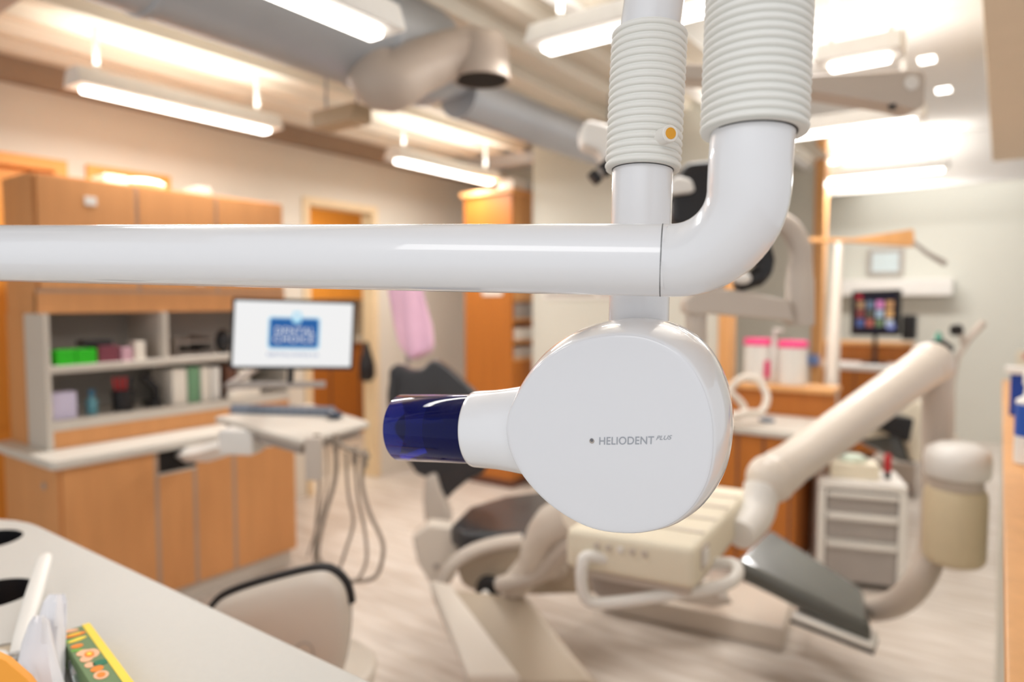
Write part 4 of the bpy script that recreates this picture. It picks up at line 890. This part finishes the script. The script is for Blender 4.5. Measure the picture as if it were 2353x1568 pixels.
DBASE = dk_.location.copy()
de = thing('service_desk', 'pale laminate desk with rounded corner and two round dark wells', 'desk', (DBASE.x, DBASE.y, 0))
dk_.parent = de; dk_.location = dk_.location - de.location
nm.materials.clear(); nm.materials.append(DESKT); nm.shade_flat()
for c, r_, cu in wells:
    MB().lathe(c - V((0, 0, .12)), (0, 0, 1), [(.0, .001), (.0, r_ - .0006), (.1195, r_ - .0006)], 40, False).build('well_liner', BLACKP, de)
MB().box(xl + .25, -.05, YE - .32, YE - .28, 0, ZD - .036).build('modesty_panel', WOOD, de)
MB().box(xl + .25, xl + .29, -.28, YE - .32, 0, ZD - .036).build('side_panel', WOOD, de)
MB().box(-.09, -.05, -.28, YE - .32, 0, ZD - .036).build('side_panel', WOOD, de)

DT = ZD + .0008
def DP(px, py, h=0): return PZ(px, py, DT + h)
# patterned box
bb = [DP(205, 1432, .04), DP(330, 1600, .04)]
nb = (bb[1] - bb[0]).normalized(); sd_ = V((-nb.y, nb.x, 0)); sd_ = sd_ if sd_.dot(RT) < 0 else -sd_
t = thing('patterned_box', 'long box with yellow edge and orange flower print on the pale desk', 'box', V((bb[0].x, bb[0].y, DT)))
YEL = mat('yellow_card', rgb(250, 218, 60), .5); GRN = mat('moss_print', rgb(110, 136, 92), .6); ORG = mat('orange_print', rgb(250, 140, 40), .6); PCH = mat('peach_print', rgb(250, 190, 150), .6); GRD = mat('deep_green_print', rgb(30, 118, 84), .6)
Lb = (bb[1] - bb[0]).length + .1; Wb = .042; Hb = .0392
o_ = V((bb[0].x, bb[0].y, DT))
def bxp(u, v, z): return o_ + nb * u + sd_ * v + V((0, 0, z))
MB().prism([bxp(0, 0, 0), bxp(Lb, 0, 0), bxp(Lb, Wb, 0), bxp(0, Wb, 0)], (0, 0, Hb)).build('carton', GRN, t, bevel=.0015)
MB().prism([bxp(-.0005, -.0005, Hb), bxp(Lb, -.0005, Hb), bxp(Lb, .010, Hb), bxp(-.0005, .010, Hb)], (0, 0, .0008)).build('yellow_edge', YEL, t)
MB().prism([bxp(-.0008, -.001, .0), bxp(Lb, -.001, .0), bxp(Lb, -.0002, .0), bxp(-.0008, -.0002, .0)], (0, 0, Hb)).build('yellow_side', YEL, t)
def petal(u, v, ru, rv, ang, m, dz, nm_='printed_petal'):
    pts = []
    for i in range(16):
        a_ = 2 * math.pi * i / 16; x_, y_ = ru * math.cos(a_), rv * math.sin(a_)
        pts.append(bxp(u + x_ * math.cos(ang) - y_ * math.sin(ang), v + x_ * math.sin(ang) + y_ * math.cos(ang), Hb + dz))
    MB().prism(pts, (0, 0, .0004)).build(nm_, m, t)
for u, v, ru, rv, an, m, dz in ((.018, .026, .005, .015, .1, ORG, .0003), (.017, .026, .002, .009, .1, YEL, .0008), (.031, .026, .0035, .013, -.2, YEL, .0003), (.028, .03, .0025, .012, -.2, mat('leaf_print', rgb(120, 180, 70), .6), .0002), (.045, .031, .0045, .008, .4, ORG, .0003),
                             (.054, .034, .003, .008, .6, mat('leaf_print', rgb(120, 180, 70), .6), .0003), (.070, .022, .011, .011, 0, PCH, .0003), (.064, .029, .007, .009, 0, PCH, .0004), (.078, .03, .007, .008, 0, PCH, .0004), (.071, .024, .007, .006, 0, ORG, .0009), (.071, .024, .0035, .003, 0, YEL, .0014),
                             (.094, .018, .006, .010, .5, GRD, .0003), (.092, .031, .006, .006, 0, PCH, .0003), (.104, .026, .006, .008, .3, ORG, .0003), (.006, .028, .004, .012, .3, PCH, .0003), (.118, .026, .009, .009, 0, PCH, .0003), (.118, .026, .005, .005, 0, ORG, .0008)):
    petal(u * 1.55, v, ru * 1.45, rv, an, m, dz)
# spoon, wrapper, beaker, packets
FILM = mat('clear_wrapper_film', rgb(240, 238, 242), .35, trans=.1, ior=1.2, var=.02)
sp0, sp1 = P(106, 1272, 1.30), DP(38, 1500, .03)
t = thing('plastic_spoon', 'white plastic spoon handle leaning up from the wrapper on the desk', 'spoon', DP(30, 1520))
MB().tube([sp0, sp0 + (sp1 - sp0) * .03, sp0 + (sp1 - sp0) * .08, sp0 + (sp1 - sp0) * .5, sp0 + (sp1 - sp0) * .85, sp1], [.004, .0105, .0125, .0135, .011, .009], 14, flat=.3).build('handle', WHITEP, t, angle=60)
MB().ball(sp1 + V((-.02, -.02, -.01)), (.028, .02, .012)).build('bowl', WHITEP, t)
def crumple(name, pts, zs, m, label, cat, seed):
    random.seed(seed); rings = []
    c = sum((V((p.x, p.y, 0)) for p in pts), V((0, 0, 0))) / len(pts)
    for z_, s__ in zs:
        rings.append([V((c.x + (p.x - c.x) * s__ * random.uniform(.9, 1.08), c.y + (p.y - c.y) * s__ * random.uniform(.9, 1.08), DT + z_ * random.uniform(.85, 1.1))) for p in pts])
    return tag(MB().loft(rings).build(name, m, angle=25), label, cat)
t = thing('clear_wrapper', 'crumpled translucent wrapper standing around the spoon on the desk', 'wrapper', DP(100, 1540))
wr = []
for k, (y_, xa, xb) in enumerate(((1366, 112, 150), (1385, 98, 155), (1440, 82, 154), (1500, 66, 150), (1560, 55, 148), (1620, 45, 146))):
    m_ = (xa + xb) / 2; hw = (xb - xa) / 2
    wr.append([P(m_ + hw * math.cos(2 * math.pi * i / 22), y_, (1.06, 1.05, 1.03, 1.0, .965, .92)[k] + .016 * math.sin(2 * math.pi * i / 22) * (k < 5) + .004 * math.sin(5 * i + k) * (k < 5)) for i in range(22)])
wr[-1] = [DP(97 + 50 * math.cos(2 * math.pi * i / 22), 1606 + 8 * math.sin(2 * math.pi * i / 22), .002) for i in range(22)]
wr2 = []
for k, (y_, xa, xb, d_) in enumerate(((1418, 78, 104, .99), (1432, 66, 116, .985), (1480, 50, 126, .97), (1530, 40, 138, .95), (1575, 34, 150, .93))):
    m_ = (xa + xb) / 2; hw = (xb - xa) / 2
    wr2.append([P(m_ + hw * math.cos(2 * math.pi * i / 18), y_ + 5 * math.sin(3 * i + k), d_ + .02 * math.sin(2 * math.pi * i / 18) + .004 * math.sin(7 * i + 2 * k)) for i in range(18)])
wr2.append([DP(92 + 56 * math.cos(2 * math.pi * i / 18), 1615 + 10 * math.sin(2 * math.pi * i / 18), .002) for i in range(18)])
for rg in (wr, wr2):
    for r_ in rg:
        for q in r_: q.z = max(q.z, DT + .0015)
    MB().loft(rg).build('film', FILM, t, angle=40)
MB().tube(arc([P(82, 1425, 1.04), P(105, 1440, 1.03), P(122, 1490, 1.03), P(150, 1568, 1.03), P(170, 1600, 1.03)], 5), .0022, 8).build('film_fold', WHITEP, t)
t = thing('paper_beaker', 'small beige beaker with white rim at the desk corner', 'cup', DP(0, 1580))
c = P(2, 1520, 1.02)
MB().lathe(V((c.x, c.y, DT)), (0, 0, 1), [(0, .022), (c.z - DT + .01, .030)], 30).build('wall', mat('kraft_beige', rgb(206, 188, 164), .7), t)
MB().lathe(V((c.x, c.y, c.z + .01)), (0, 0, 1), [(-.004, .0302), (-.002, .033), (.003, .033), (.004, .029)], 30, False).build('rim', WHITEP, t)
q = [DP(-40, 1530), DP(10, 1525), DP(70, 1575), DP(80, 1640), DP(-40, 1640)]
t = tag(MB().prism([P(-30, 1500, .86), P(12, 1520, .86), P(60, 1562, .86), P(95, 1610, .86), P(-30, 1640, .86)], FH * .012).build('orange_packet', mat('orange_foil', rgb(252, 168, 60), .5), bevel=.002), 'plain orange packet at the near corner of the desk', 'packet')
FOIL = mat('silver_foil', rgb(190, 194, 198), .25, metal=.8, bump=.4, scale=30)
crumple('foil_wrap', [DP(x_, y_) for x_, y_ in ((154, 1505), (162, 1510), (172, 1540), (190, 1590), (172, 1600), (158, 1565))], ((0, 1), (.012, 1.05), (.022, .8), (.028, .3)), FOIL, 'crumpled silver foil between the wrapper and the patterned box', 'foil', 5)
# notice sheet on the white partition, mostly hidden by the x-ray arm
n0, n1 = PY(1248, 688, 4.898), PY(1420, 575, 4.898)
t = thing('wall_notice', 'white notice sheet on the white partition behind the x-ray arm', 'notice', (n0.x, 4.898, n0.z))
MB().box(n0.x, n1.x, 4.894, 4.899, n0.z, n1.z).build('sheet', WHITEP, t)
MB().box(n0.x + .03, n1.x - .2, 4.892, 4.8945, n0.z + .03, n0.z + .06).build('printed_band', GREYP, t)
MB().box(n1.x - .16, n1.x - .03, 4.892, 4.8945, n0.z + .03, n0.z + .10).build('printed_block', mat('rose_grey_print', rgb(196, 180, 176), .7), t)
